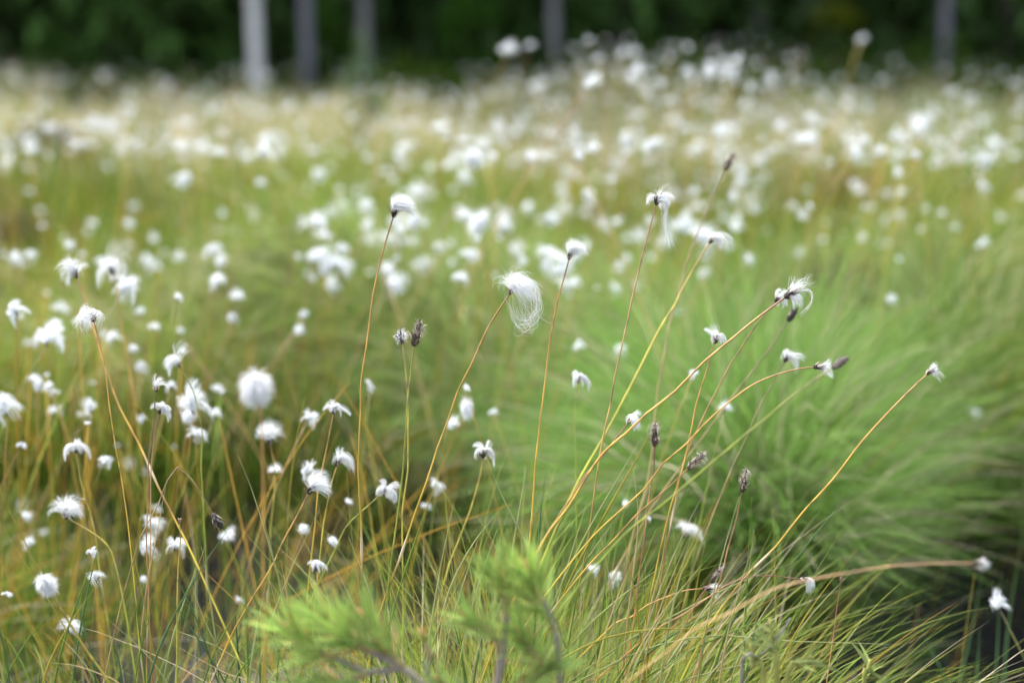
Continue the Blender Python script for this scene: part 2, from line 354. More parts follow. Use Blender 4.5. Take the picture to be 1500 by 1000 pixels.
# ------------------------------------------------------------------ meadow grass (uncountable)
GREEN = np.array([.150, .245, .022]); DEEP = np.array([.055, .125, .012]); YELL = np.array([.34, .34, .035]); STRAW = np.array([.70, .59, .43])
ORNG = np.array([.46, .24, .04]); BROWN = np.array([.12, .075, .045]); FRESH = np.array([.11, .22, .035]); BLUEG = np.array([.15, .24, .09])
def grass_patch(n, y0, y1, spread, Lr, Wr, segs, seed, power=1.0):
    r = np.random.RandomState(seed)
    m = int(n*1.7)
    y = y0+(y1-y0)*r.rand(m)**power
    x = r.uniform(-1, 1, m)*(y*.37+spread)
    # tuft structure: thin out between tufts
    s = .10+.03*y
    tuft = vnoise(x, y, .16+.02*y, 21)*.6+vnoise(x, y, .07+.01*y, 22)*.4
    keep = r.rand(m) < np.clip((tuft-.26)*2.8, .04, 1)
    dry = .9*np.exp(-((x-_H1[0])**2+(y-_H1[1]+.12)**2)/.05)+.9*np.exp(-((x-_H2[0])**2+(y-_H2[1]+.12)**2)/.05)+sum(np.exp(-((x-a)**2+(y-b)**2)/(c*c*.8)) for a, b, c, d in PITS); keep &= r.rand(m) > np.clip(dry*1.6, 0, .985)
    x, y, tuft = x[keep][:n], y[keep][:n], tuft[keep][:n]; n = len(x)
    px = 750+FPX*x/y
    base = np.stack([x, y, hgt(x, y)-.005], -1)
    lean = np.stack([(vnoise(x, y, .3, 31)-.38), vnoise(x, y, .3, 32)-.5, np.zeros(n)], -1)*1.3
    d0 = norm(lean*.5+r.randn(n, 3)*[.33, .33, .0]+[0, 0, 1])
    L = r.uniform(*Lr, n)*(.55+.75*tuft)*(.4+1.05*vnoise(x, y, .42+.05*y.mean(), 77))
    bend = lean*.9+r.randn(n, 3)*[.45, .45, .0]+np.array([.12, 0, 0])-np.array([0, 0, 1])*r.uniform(.1, 1.15, (n, 1))
    pa = grow(base, d0, L, bend, segs, r=r)
    # colour by species patches, plus shade painted into the near grass
    a = vnoise(x, y, .55, 41)[:, None]; bb = vnoise(x, y, .3+.05*y.mean(), 42)[:, None]; q = r.rand(n, 1)
    c = GREEN*(1-.5*a)+YELL*a*.45
    c = np.where(bb > .60, DEEP*1.2, c)
    far = np.clip((y-4.6)/1.5, 0, 1)[:, None]
    # greener drift on the near side of the straw meadow, straw beyond
    greenzone = np.exp(-((x+1.25)/1.0)**2-((y-4.0)/1.2)**2)[:, None]
    rightz = np.clip((x-y*.16)/(.2*y), 0, 1)[:, None]
    c = c*(1-greenzone*.9)+np.array([.075, .170, .012])*greenzone*.9
    nearlow = np.clip((2.55-.5*(x > .1)-y)/.5, 0, 1)[:, None]; c = c*(1-nearlow*.55)+DEEP*nearlow*.55  # near blades darkened in colour, in place of shade inside dense growth
    c = np.where(q < .05+.50*far*(1-.5*rightz)*(1-.7*greenzone), STRAW*r.uniform(.7, 1.15, (n, 1)), c)
    c = np.where((q > .94-.04*(x[:, None] < -.1)) & (y[:, None] < 4.5), ORNG*r.uniform(.6, 1.2, (n, 1)), c)
    c = c*r.uniform(.72, 1.28, (n, 1))*(1+.25*far)
    tip = c*.85+np.array([.42, .36, .12])*.15*r.uniform(.2, 1.2, (n, 1))
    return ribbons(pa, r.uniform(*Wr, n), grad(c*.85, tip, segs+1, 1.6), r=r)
G = Geo()
for a in ((9500, 1.5, 2.3, .35, (.08, .24), (.0012, .0026), 5, 50, 1.), (36000, 2.1, 4.2, .5, (.14, .38), (.002, .004), 4, 51, .9),
          (34000, 4.0, 7.5, .5, (.14, .36), (.004, .007), 3, 52, .9), (28000, 7.2, 12.6, .6, (.14, .34), (.007, .013), 3, 53, .95)):
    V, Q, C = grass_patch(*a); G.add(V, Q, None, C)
r = np.random.RandomState(59); n = 26000                 # the same meadow goes on to both sides
y = 1.+11.6*r.rand(n)**.8; x = np.where(r.rand(n) < .5, -1, 1)*(y*.36+.3+r.rand(n)*(1.2+y*.35)); base = np.stack([x, y, hgt(x, y)-.005], -1)
pa = grow(base, norm(r.randn(n, 3)*[.4, .4, 0]+[0, 0, 1]), r.uniform(.16, .4, n)*(.4+1.05*vnoise(x, y, .6, 77)), r.randn(n, 3)*[.5, .5, 0]-np.array([0, 0, .7]), 3, r=r)
a = vnoise(x, y, .55, 41)[:, None]; fr = np.clip((y-4.6)/1.5, 0, 1)[:, None]; c = GREEN*(1-.5*a)+YELL*a*.45; c = np.where(r.rand(n, 1) < .06+.46*fr, STRAW*.9, c)*r.uniform(.7, 1.3, (n, 1))
V, Q, C = ribbons(pa, .002+.0011*y*r.uniform(.6, 1.3, n), grad(c*.85, c, 4), r=r); G.add(V, Q, None, C)
r = np.random.RandomState(54); n = 200
y = 1.36+2.6*r.rand(n)**1.3; x = np.where(r.rand(n) < .7, -y*.37*r.rand(n)**.7-.02*y, y*.37*r.uniform(-1, 1, n))
base = np.stack([x, y, hgt(x, y)-.01], -1); ln = r.normal(.12, .3, n)
d0 = norm(np.stack([ln, r.normal(0, .15, n), np.ones(n)], -1)); bend = np.stack([ln*.8+r.normal(0, .2, n), r.normal(0, .2, n), -r.rand(n)*.3], -1)
pa = grow(base, d0, r.uniform(.22, .46, n), bend, 6, r=r); q = r.rand(n, 1)
c = np.where(q < .5, np.array([.50, .29, .06]), np.where(q < .8, np.array([.42, .37, .07]), np.array([.42, .25, .12])))*r.uniform(.7, 1.15, (n, 1))
V, Q, C = ribbons(pa, r.uniform(.0010, .0020, n), grad(c, c*.9, 7), taper=.3, r=r); G.add(V, Q, None, C)
o = link('grass', G.mesh('grass', M_GRASS)); tag(o, 'mixed green, straw and orange sedge grass covering the open bog meadow', 'grass', kind='stuff')

# ------------------------------------------------------------------ tussocks
def tussock(cx, cy, n, Rr, Lr, wr, c_a, c_b, seed, lab, drift=(0.08, 0, 0), straw=.12, droop=(.5, 1.6), segs=8, group='green tussocks in the bog', short=0.):
    r = np.random.RandomState(seed); z0 = float(hgt(cx, cy))
    o = empty('grass_tussock', (cx, cy, z0)); tag(o, lab, 'tussock', group, 'thing')
    a = r.rand(n)*6.2832; rad = Rr*np.sqrt(r.rand(n)); x = rad*np.cos(a); y = rad*np.sin(a)
    base = np.stack([x, y, hgt(cx+x, cy+y)-z0-.01], -1)
    outw = np.stack([np.cos(a), np.sin(a), np.zeros(n)], -1)
    lock = r.randint(0, 90, n); lo = r.randn(90, 3)*[.30, .30, .14]
    d0 = norm(outw*(.15+.75*rad/Rr*r.uniform(.4, 1.1, n))[:, None]+lo[lock]+r.randn(n, 3)*.10+[0, 0, 1.0])
    bend = outw*r.uniform(.1, .7, (n, 1))+lo[lock]*1.2+np.array(drift)-np.array([0, 0, 1])*r.uniform(*droop, (n, 1))
    L = r.uniform(*Lr, n)*(1-short*np.clip(np.cos(a+.75), 0, 1))*(.8+.4*r.rand(90)[lock])
    pa = grow(base, d0, L, bend, segs, 1.3, jitter=.05, r=r)
    gz = hgt(cx+pa[..., 0], cy+pa[..., 1])-z0+.004; pa[..., 2] = np.maximum(pa[..., 2], gz)
    if short:                                  # blades that would trail into the wet hollow are worn away
        def low(): return (((cy+pa[..., 1] < 1.70) & (z0+pa[..., 2] < .07)) | (z0+pa[..., 2] < -.01)).any(1)
        for f in (.75, .75): bd = low(); pa[bd] = pa[bd][:, :1]+(pa[bd]-pa[bd][:, :1])*f
        kp = ~low() | (r.rand(n) < .06); pa = pa[kp]; lock = lock[kp]; n = int(kp.sum())
    q = r.rand(n, 1); mixv = (r.rand(90)[lock]*.6+r.rand(n)*.4)[:, None]
    c = (np.array(c_a)*(1-mixv)+np.array(c_b)*mixv)*r.uniform(.75, 1.25, (n, 1))
    c = np.where(q < straw, STRAW*r.uniform(.5, .9, (n, 1)), c)
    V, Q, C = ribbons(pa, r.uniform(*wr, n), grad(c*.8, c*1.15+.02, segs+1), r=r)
    b = link('blades', mesh_np('blades', V, Q, None, C, M_GRASS), o); b['kind'] = 'stuff'
    return o
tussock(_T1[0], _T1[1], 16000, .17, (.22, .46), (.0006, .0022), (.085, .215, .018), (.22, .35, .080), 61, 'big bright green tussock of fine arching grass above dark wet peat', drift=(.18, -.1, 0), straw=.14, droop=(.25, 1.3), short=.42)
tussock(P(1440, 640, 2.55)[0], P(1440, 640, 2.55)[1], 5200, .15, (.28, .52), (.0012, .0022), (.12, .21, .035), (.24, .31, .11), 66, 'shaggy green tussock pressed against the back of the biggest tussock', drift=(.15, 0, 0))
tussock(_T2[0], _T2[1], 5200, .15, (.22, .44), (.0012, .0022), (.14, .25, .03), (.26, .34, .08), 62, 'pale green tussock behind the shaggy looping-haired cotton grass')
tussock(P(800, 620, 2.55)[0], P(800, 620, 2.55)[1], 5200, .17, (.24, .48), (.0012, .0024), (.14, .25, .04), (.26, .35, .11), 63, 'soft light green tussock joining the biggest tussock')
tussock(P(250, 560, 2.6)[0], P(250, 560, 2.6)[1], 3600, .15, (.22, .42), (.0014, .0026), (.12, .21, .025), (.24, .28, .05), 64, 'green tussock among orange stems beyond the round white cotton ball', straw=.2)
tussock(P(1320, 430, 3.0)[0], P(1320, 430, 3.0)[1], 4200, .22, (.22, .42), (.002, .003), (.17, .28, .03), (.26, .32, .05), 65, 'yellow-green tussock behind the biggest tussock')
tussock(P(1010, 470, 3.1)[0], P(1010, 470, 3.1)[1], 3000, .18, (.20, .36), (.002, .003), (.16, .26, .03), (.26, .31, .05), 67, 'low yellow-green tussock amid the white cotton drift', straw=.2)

# brown heather clumps
def heather(px, py, d, size, seed, lab):
    r = np.random.RandomState(seed); p = P(px, py, d); n = 2600; size *= .85; z0 = float(hgt(p[0], p[1]))
    o = empty('heather_clump', (p[0], p[1], z0)); tag(o, lab, 'heather', 'brown heather clumps in the meadow')
    a = r.rand(n)*6.28; rad = size*np.sqrt(r.rand(n)); b = np.stack([rad*np.cos(a), rad*np.sin(a), r.rand(n)*size*.95*(1-(rad/size)**2)], -1)
    pa = grow(b, norm(b+r.randn(n, 3)*.1+[0, 0, .12]), r.uniform(.05, .12, n), r.randn(n, 3)*.4, 3, r=r)
    c = np.where(r.rand(n, 1) < .6, np.array([.12, .075, .055]), np.array([.20, .13, .10]))*r.uniform(.6, 1.3, (n, 1))
    V, Q, C = ribbons(pa, r.uniform(.003, .007, n)*(size/.15), grad(c, c, 4), r=r); q = link('twigs', mesh_np('twigs', V, Q, None, C, M_TWIG), o); q['kind'] = 'stuff'
heather(452, 440, 2.7, .17, 1, 'brown heather clump behind the tall white-capped stalk')
heather(1222, 480, 2.75, .18, 2, 'brown heather clump just behind the crest of the biggest tussock')
heather(1245, 335, 4.2, .3, 3, 'greyish brown heather clump in the yellow-green grass')
heather(70, 250, 5.6, .24, 4, 'grey-brown heather clump at the edge of the straw meadow')
heather(640, 800, 1.7, .10, 5, 'dark brown heather clump low behind the dwarf pine')
heather(560, 310, 4.4, .26, 6, 'brown heather clump among the dense cotton drift')

for k, (px, py, d, sz) in enumerate(((330, 385, 3.3, .15), (210, 300, 4.3, .2), (30, 330, 3.9, .17), (880, 330, 4.2, .18), (1390, 330, 4.0, .16))):
    heather(px, py, d, sz, 20+k, 'low brown heather clump showing through the open grass')
# ------------------------------------------------------------------ cotton grass
def strands(r, axis, spec):
    """silky hairs from a small receptacle at the origin; returns paths N,S,3"""
    n = spec['n']; S = spec.get('S', 9); ax = np.asarray(axis, float)
    t1 = norm(np.cross(ax, [.3, .9, .2])); t2 = np.cross(ax, t1)
    nl = spec.get('locks', 14); lk = r.randint(0, nl, n)
    def one(m, spread):
        th = r.rand(m)*6.283; ph = np.radians(spread)*np.sqrt(r.rand(m))
        return ax[None]*np.cos(ph)[:, None]+(t1[None]*np.cos(th)[:, None]+t2[None]*np.sin(th)[:, None])*np.sin(ph)[:, None]
    gd = one(nl, spec['spread']); hd = one(n, spec['spread'])
    cl = spec.get('clump', .5); d = norm(gd[lk]*cl+hd*(1-cl))
    gl = r.uniform(*spec['L'], nl); L = (gl[lk]*cl+r.uniform(*spec['L'], n)*(1-cl))*spec.get('scale', 1)
    w = np.array(spec.get('wind', (0, 0, 0)), float); gr = spec.get('g', .3); ji = spec.get('jit', .08)
    gcurl = r.randn(nl, 3)*spec.get('curl', .12)
    rg = spec.get('rag', 1.); lg = (1+rg*(r.rand(nl)*1.3-.75))[lk][:, None]; lw = (1+rg*r.randn(nl)*.9)[lk][:, None]; L = L*(1+rg*(r.rand(nl)*.75-.42))[lk]
    p = np.empty((n, S, 3)); p[:, 0] = (r.rand(n, 1)*spec.get('rec', .006))*ax+d*.0012*spec.get('scale', 1)
    for k in range(1, S):
        a = (k/S)**.7
        d = norm(d+a*(w[None]*lw+np.array([0, 0, -gr])[None]*lg)+gcurl[lk]*a+r.randn(n, 3)*ji)
        p[:, k] = p[:, k-1]+d*(L/(S-1))[:, None]
    if cl > .3:                                   # wet hairs stick together towards the tips
        for q in range(nl):
            s = lk == q
            if s.sum() > 2:
                mid = p[s].mean(0, keepdims=True); tt = (np.linspace(0, 1, S)**.8)[None, :, None]*cl*spec.get('stick', .55)
                p[s] = p[s]*(1-tt)+mid*tt
    return p
KIND = {
 'drape': dict(rag=.5, n=760, L=(.020, .040), spread=80, g=.50, wind=(.15, 0, .0), locks=26, clump=.45, curl=.09, jit=.07, w=.00026, stick=.7),
 'cap':   dict(rag=.2, n=620, L=(.014, .023), spread=62, g=.30, wind=(.40, 0, .0), locks=8, clump=.4, curl=.04, jit=.05, w=.00030),
 'thread':dict(n=330, L=(.010, .020), spread=100, g=.60, wind=(.16, 0, 0), locks=10, clump=.65, curl=.14, jit=.12, w=.00032, stick=.8),
 'ball':  dict(rag=.2, n=1500, L=(.017, .025), spread=150, g=.22, wind=(0, 0, 0), locks=30, clump=.35, curl=.06, jit=.13, w=.00045, rec=.010),
 'umbrella': dict(n=460, L=(.015, .028), spread=85, g=.85, wind=(.03, 0, 0), locks=11, clump=.72, curl=.13, jit=.08, w=.00032, stick=.95),
 'sweep': dict(n=620, L=(.018, .030), spread=70, g=.34, wind=(.28, 0, .02), locks=13, clump=.5, curl=.07, jit=.06, w=.00032, stick=.7),
 'wisp':  dict(n=230, L=(.010, .024), spread=75, g=.45, wind=(.14, 0, 0), locks=8, clump=.65, curl=.14, jit=.10, w=.00030, stick=.85),
 'hang':  dict(n=400, L=(.024, .042), spread=60, g=.85, wind=(.08, 0, 0), locks=9, clump=.6, curl=.10, jit=.08, w=.00030, stick=.8),
 'tiny':  dict(n=200, L=(.006, .011), spread=95, g=.35, wind=(.05, 0, 0), locks=6, clump=.4, curl=.1, jit=.10, w=.00034),
 'bare':  dict(n=130, L=(.004, .011), spread=70, g=.35, wind=(.05, 0, 0), locks=14, clump=.75, curl=.2, jit=.12, w=.00030, rec=.018, stick=.9),
 'bud':   None, 'tip': None }
def seed_head(r, axis, size, dark=(.035, .03, .028), length=.0085, fat=.0019, scales=18, pale=0.15, cone=False):
    """dark overlapping scales round the receptacle"""
    ax = np.asarray(axis, float); t1 = norm(np.cross(ax, [.3, .9, .2])); t2 = np.cross(ax, t1); G = Geo()
    tt = np.linspace(0, 1, 7); prof = fat*size*np.sin(np.pi*np.clip(tt*.86+.12, 0, 1))**.8+.0004
    if cone: prof = fat*size*np.array([.7, 1.1, 1.1, .85, .55, .28, .10])
    c = np.array(dark); G.add(*tube(ax[None]*(tt*length*size)[:, None]-ax*.002, prof, c, 8))
    m = scales; a = np.arange(m)*2.4+r.rand(m)*.4; f = (np.arange(m)+.3)/m
    rd = t1[None]*np.cos(a)[:, None]+t2[None]*np.sin(a)[:, None]
    b = ax[None]*(f*length*size*.8)[:, None]-ax*.002+rd*(np.interp(f, tt, prof)*.9)[:, None]
    pa = grow(b, norm(ax[None]+rd*r.uniform(.15, 1.1, (m, 1))), r.uniform(.004, .0085, m)*size, rd*r.uniform(-.5, .8, (m, 1)), 3, r=r)
    cc = np.where(r.rand(m, 1) < .35+pale, np.array([.48, .39, .31]), c*1.6)*r.uniform(.6, 1.3, (m, 1))
    V, Q, C = ribbons(pa, r.uniform(.0014, .0024, m)*size, grad(cc, cc*.8, 4), taper=.95, side=rd, r=r); G.add(V, Q, None, C)
    return G.mesh('seed_base', M_SCALE)
STEMC = {   # tip -> base
 'pink':  [(0, (.30, .16, .10)), (.12, (.55, .32, .17)), (.45, (.54, .36, .10)), (.7, (.42, .38, .06)), (1, (.20, .29, .04))],
 'orange':[(0, (.32, .16, .07)), (.12, (.58, .31, .08)), (.4, (.58, .38, .05)), (.7, (.44, .42, .05)), (1, (.22, .30, .035))],
 'yellow':[(0, (.36, .26, .09)), (.15, (.52, .41, .08)), (.5, (.44, .44, .06)), (.8, (.30, .38, .045)), (1, (.17, .27, .03))],
 'green': [(0, (.26, .24, .07)), (.2, (.32, .36, .05)), (.6, (.25, .34, .04)), (1, (.14, .24, .03))],
 'red':   [(0, (.22, .11, .07)), (.2, (.44, .22, .11)), (.5, (.50, .26, .08)), (.75, (.50, .35, .06)), (1, (.28, .32, .04))],
 'brown': [(0, (.18, .12, .08)), (.2, (.34, .24, .13)), (.6, (.42, .30, .11)), (1, (.26, .28, .05))],
}
def stem_geo(path, rad, scheme, r, node=None):
    S = len(path); seg = np.linalg.norm(np.diff(path, axis=0), axis=1); s = np.concatenate([[0], np.cumsum(seg)]); t = s/s[-1]
    ks = STEMC[scheme]; c = np.stack([np.interp(t, [k[0] for k in ks], [k[1][q] for k in ks]) for q in range(3)], -1)
    c *= r.uniform(.85, 1.12)
    rr = rad*.86*(.72+.4*t)
    k = np.repeat(r.randn(S//2+1, 1)*.16, 2, 0)[:S]; c = c*np.clip(1+k, .6, 1.35); sp_ = (r.rand(S, 1) < .07)*.6; c = c*(1-sp_)+np.array([.14, .08, .05])*sp_
    if S > 20: path = path+np.stack([np.interp(np.arange(S), np.arange(0, S+6, 6), r.randn(len(np.arange(0, S+6, 6)))*.0008) for _ in range(3)], -1)*np.clip(t*6, 0, 1)[:, None]
    if node is not None:                      # papery sheath with a dark joint below it
        dn = t-node; rr = rr*(1+.45*np.exp(-(dn/.018)**2)); k = np.exp(-(dn/.022)**2)[:, None]; c = c*(1-k)+np.array([.62, .5, .36])*k
        k = np.clip(np.exp(-((dn-.06)/.03)**2), 0, 1)[:, None]*.75; c = c*(1-k)+np.array([.22, .09, .05])*k
    G = Geo(); G.add(*tube(path, rr, c, 6)); return G
def stalk(lab, kind, pts, d_tip, d_base=None, head=None, w=2.0, scheme='orange', size=1.0, group='cotton grass stalks in the near clumps', wind=None, node=None, seed=None, extra=None, dark=None, axis=None):
    d_base = d_tip if d_base is None else d_base
    global _sd
    _sd += 1; r = np.random.RandomState(_sd if seed is None else seed)
    m = len(pts); cum = np.concatenate([[0], np.cumsum([math.hypot(pts[i+1][0]-pts[i][0], pts[i+1][1]-pts[i][1]) for i in range(m-1)])])
    ctr = [P(p[0], p[1], d_tip+(d_base-d_tip)*cum[i]/cum[-1]) for i, p in enumerate(pts)]
    dirn = norm(ctr[-1]-ctr[-2]); q = ctr[-1].copy()
    for _ in range(60):                       # carry the stem on down to the ground
        if q[2] < float(hgt(q[0], q[1])): break
        dirn = norm(dirn+np.array([0, 0, -.12])); q = q+dirn*.025
        if _ % 3 == 2: ctr.append(q.copy())
    ctr.append(q+dirn*.01)
    path = spline(ctr, max(30, 7*len(ctr))); tip = path[0].copy(); basep = path[-1].copy()
    o = empty('cotton_grass', basep); tag(o, lab, 'cotton grass', group, 'thing')
    if node is None and r.rand() < .5: node = r.uniform(.4, .7)
    G = stem_geo(path-basep, w*.0005, scheme, r, node); link('stem', G.mesh('stem', M_STEM), o)
    ax = norm(path[0]-path[3]) if axis is None else norm(np.array(axis, float))
    head_parts(o, tip-basep, kind, ax, size, r, wind, dark, extra)
    return o
def head_parts(o, loc, kind, ax, size, r, wind=None, dark=None, extra=None):
    dk = dark or (.045, .038, .034)
    if kind == 'bud': link('seed_head', seed_head(r, ax, size, dk, .016, .0030, 22, -.2), o, loc); return
    if kind == 'tip': link('seed_head', seed_head(r, ax, size*.6, (.2, .12, .07), .008, .0014, 8, .2), o, loc); return
    if kind == 'bare': link('seed_head', seed_head(r, ax, size, (.09, .07, .06), .024, .0028, 60, .22, True), o, loc)
    else: link('seed_base', seed_head(r, ax, size, dk), o, loc)
    size *= 1. if kind in ('drape', 'cap', 'bare', 'ball', 'thread') else .80; sp = dict(KIND[kind]); sp['scale'] = size; sp['n'] = int(sp['n']*.75)
    if wind is not None: sp['wind'] = wind
    p = strands(r, ax, sp); n = len(p)
    cc = np.array([.80, .81, .82])*r.uniform(.93, 1.0, (n, 1))
    if kind == 'bare': cc = np.array([.70, .62, .55])*r.uniform(.6, 1.1, (n, 1))
    G = Geo(); V, Q, C = ribbons(p, np.full(n, sp['w']*size**.5), grad(cc, cc, p.shape[1]), taper=.6, r=r); G.add(V, Q, None, C)
    for e in (extra or []):                   # single long loops or threads given as offsets from the tip (metres)
        pth = spline(e['p'], 16); m = e.get('n', 8); pp = pth[None]+np.cumsum(r.randn(m, 16, 3)*e.get('j', .0004), 1)
        c2 = np.full((m, 16, 3), .78); V, Q, C = ribbons(pp, np.full(m, e.get('w', .00025)), c2, taper=.4, r=r); G.add(V, Q, None, C)
    link('cotton', G.mesh('cotton', M_COTTON), o, loc)
_sd = 1000
mm = 1/FPX*1.2
def off(dx, dy, d=1.2, y=0.0):                # pixel offset from a tip -> metres at depth d
    v = (RT*dx-UP*dy)/FPX*d; return v+np.array([0, y, 0])

# --- stalks in and near the plane of focus (positions read from the photograph)
stalk('leaning cotton grass stalk with a shaggy white tuft and looping loose hairs', 'drape', [(748, 428), (717, 477), (697, 520), (675, 567), (657, 617), (639, 667), (610, 745), (585, 820), (567, 867), (550, 930)], 1.20, 1.20, scheme='orange', w=2.1, size=.84, axis=(.45, 0, 1),
      extra=[dict(p=[off(8, -15), off(34, -12), off(40, 15), off(38, 34), off(22, 47), off(10, 36), off(4, 10)], n=34, j=.0011, w=.00018), dict(p=[off(10, -5), off(25, 20), off(35, 42), off(20, 46), off(18, 20)], n=18, j=.0012, w=.00018),
             dict(p=[off(30, 0), off(42, 8), off(60, 18)], n=1), dict(p=[off(34, 30), off(50, 42), off(62, 48)], n=1), dict(p=[off(25, 40), off(28, 55), off(30, 62)], n=1)])
stalk('tall cotton grass stalk with a smooth white cap swept to one side', 'cap', [(577, 315), (560, 370), (545, 430), (536, 500), (530, 560), (528, 620), (528, 720), (531, 800), (531, 850)], 1.20, scheme='orange', node=.52, axis=(.25, 0, 1), extra=[dict(p=[off(10, -16), off(24, -6), off(34, 4)], n=22, j=.0004)])
stalk('upright olive stalk with a bare pointed brown seed head', 'bare', [(607, 503), (600, 560), (596, 610), (590, 680), (580, 770), (570, 850), (565, 890)], 1.20, scheme='green', w=2.1, axis=(.25, 0, 1), size=1.05)
stalk('thin yellow stalk with a small white knob beside the bare brown seed head', 'tiny', [(589, 500), (594, 545), (597, 610), (597, 680), (592, 760), (590, 850)], 1.24, scheme='yellow', w=1.8, size=1.15, axis=(-.35, 0, 1))
stalk('straight orange stalk whose small white tuft blows sideways over grey scales', 'sweep', [(834, 377), (815, 450), (803, 520), (795, 600), (787, 680), (779, 770), (776, 800)], 1.20, scheme='orange', size=.72, node=.66)
stalk('tall slim pinkish stalk with a dark bud and one long hanging white thread', 'thread', [(962, 297), (945, 360), (925, 440), (905, 530), (890, 600), (876, 690), (862, 790), (845, 870)], 1.20, scheme='pink', size=.95, extra=[dict(p=[off(6, -8), off(14, 4), off(12, 22), off(14, 38), off(18, 55), off(20, 66)], n=22, j=.0004), dict(p=[off(6, -10), off(14, 0), off(11, 14), off(15, 30)], n=16, j=.0005)])
stalk('tallest brown stalk, its withered tip nearly stripped of cotton', 'bare', [(1063, 246), (1051, 270), (1016, 357), (996, 427), (982, 480), (965, 560), (952, 680), (930, 780)], 1.42, 1.36, scheme='brown', w=2.1, size=.9)
stalk('orange stalk with limp forked white tuft, crossing the tallest brown stalk', 'hang', [(1040, 354), (1000, 421), (985, 452), (958, 499), (927, 560), (885, 640), (840, 720)], 1.33, 1.3, scheme='yellow', w=2.6, size=.75)
stalk('long slanting golden stalk with ragged white head trailing one curved strand', 'wisp', [(1152, 434), (1100, 473), (1057, 508), (999, 560), (950, 605), (905, 640), (870, 680), (835, 735), (800, 790)], 1.18, 1.15, scheme='orange', w=2.6, size=1.25, axis=(1, 0, .5), extra=[dict(p=[off(18, -8), off(34, -8), off(38, 4), off(32, 16), off(22, 26)], n=12, j=.0003), dict(p=[off(6, -4), off(18, -14), off(32, -22)], n=26, j=.0008)])
stalk('thin orange stalk with fluffy white tuft tucked behind the long golden stalk', 'umbrella', [(1137, 440), (1107, 476), (1085, 510), (1055, 560), (1020, 630), (1000, 690), (985, 760)], 1.26, scheme='red', w=1.7, size=.72)
stalk('orange stalk with small star-like white tuft under the long golden stalk', 'umbrella', [(1048, 500), (1042, 515), (1035, 545), (1022, 590), (1010, 640), (990, 710), (975, 770)], 1.23, scheme='orange', w=1.7, size=.72)
stalk('brown stalk tipped with a dark closed bud near the ragged white head', 'bud', [(1156, 468), (1120, 520), (1080, 570), (1040, 625), (1000, 680), (950, 750)], 1.36, scheme='brown', w=1.9, size=.95)
stalk('pale stalk with a limp comma-shaped white tuft hanging over', 'hang', [(1150, 528), (1135, 555), (1100, 620), (1080, 670), (1050, 740)], 1.32, scheme='brown', w=1.6, size=.70)
stalk('arched golden stalk bending level, with white fluff at a pale brown tip', 'wisp', [(1195, 537), (1160, 542), (1120, 555), (1085, 575), (1040, 612), (1000, 655), (960, 697), (920, 737), (860, 795)], 1.18, scheme='orange', w=1.9, size=.9, axis=(1, 0, .05))
stalk('thick olive stalk ending in a long dark withered head', 'bud', [(1222, 537), (1180, 565), (1140, 595), (1100, 630), (1060, 665), (1000, 715), (950, 755), (900, 800)], 1.05, 1.08, scheme='green', w=1.9, size=.9, dark=(.12, .10, .09))
stalk('long lone stalk slanting over the biggest tussock with a tiny drooping tuft', 'wisp', [(1360, 546), (1320, 585), (1270, 640), (1220, 705), (1175, 752), (1125, 810), (1080, 860), (1045, 905), (1030, 930)], 1.17, scheme='orange', w=1.9, size=.75, node=.42, axis=(.8, 0, .55), wind=(.05, 0, -.2))
stalk('stalk with a tousled white head dotted by dark scales above the young pine', 'umbrella', [(922, 617), (900, 645), (870, 682), (840, 722), (810, 765)], 1.19, scheme='red', w=1.8, size=.68, axis=(.8, 0, .6))
stalk('reddish upright stalk with a twisted buff-brown seed head', 'bare', [(959, 650), (958, 685), (950, 740), (945, 800), (935, 870), (925, 930)], 1.19, scheme='red', w=1.7, size=.9, axis=(0, 0, 1))
stalk('dark slanting stalk with a stripped brown head pointing away', 'bare', [(1010, 684), (985, 708), (950, 740), (900, 790), (850, 842)], 1.18, scheme='orange', w=1.8, size=.85, dark=(.07, .05, .04))
stalk('reddish stalk with a grey-white withered cone standing clear of the tussock', 'bare', [(1088, 717), (1075, 770), (1060, 830), (1045, 880), (1030, 940), (1012, 1010)], 1.18, scheme='red', w=1.8, size=.85, axis=(.15, 0, 1))
stalk('short stalk with a spiky torn brown head low in the grass', 'bare', [(1043, 850), (1020, 882), (1000, 920), (970, 980)], 1.16, scheme='red', w=1.5, size=.62, axis=(.5, 0, .8))
stalk('stalk bent flat, its small limp tuft drooping over the wet peat', 'wisp', [(1175, 848), (1120, 843), (1080, 850), (1040, 872), (1000, 898), (950, 930)], 1.17, scheme='red', w=1.5, size=.72, axis=(1, 0, -.1), wind=(.05, 0, -.25))
stalk('arched low stalk with dark base and white tuft below the spiky torn head', 'wisp', [(1033, 861), (1000, 866), (960, 880), (925, 900), (890, 925)], 1.2, scheme='orange', w=1.6, size=.8, axis=(1, 0, -.1))
stalk('thick brown stalk arching far out over the dark wet peat', 'tiny', [(1430, 824), (1350, 826), (1280, 832), (1200, 847), (1130, 868), (1060, 900), (1000, 935)], .98, 1.0, scheme='pink', w=1.6, size=.8, axis=(1, 0, 0))
stalk('bare thin brown stalk with no cotton beside the wet peat', 'tip', [(1232, 848), (1225, 900), (1215, 980)], 1.2, scheme='red', w=1.3, size=.8)
stalk('stalk with curled wispy white hair and a tiny black bud', 'thread', [(137, 468), (148, 512), (155, 545), (162, 600), (172, 660), (180, 720), (190, 800)], 1.20, scheme='orange', w=1.5, size=1.0, wind=(-.14, 0, -.05), axis=(-.3, 0, 1), extra=[dict(p=[off(-3, -10), off(-12, -18), off(-18, 0), off(-16, 20)], n=18, j=.0008)])
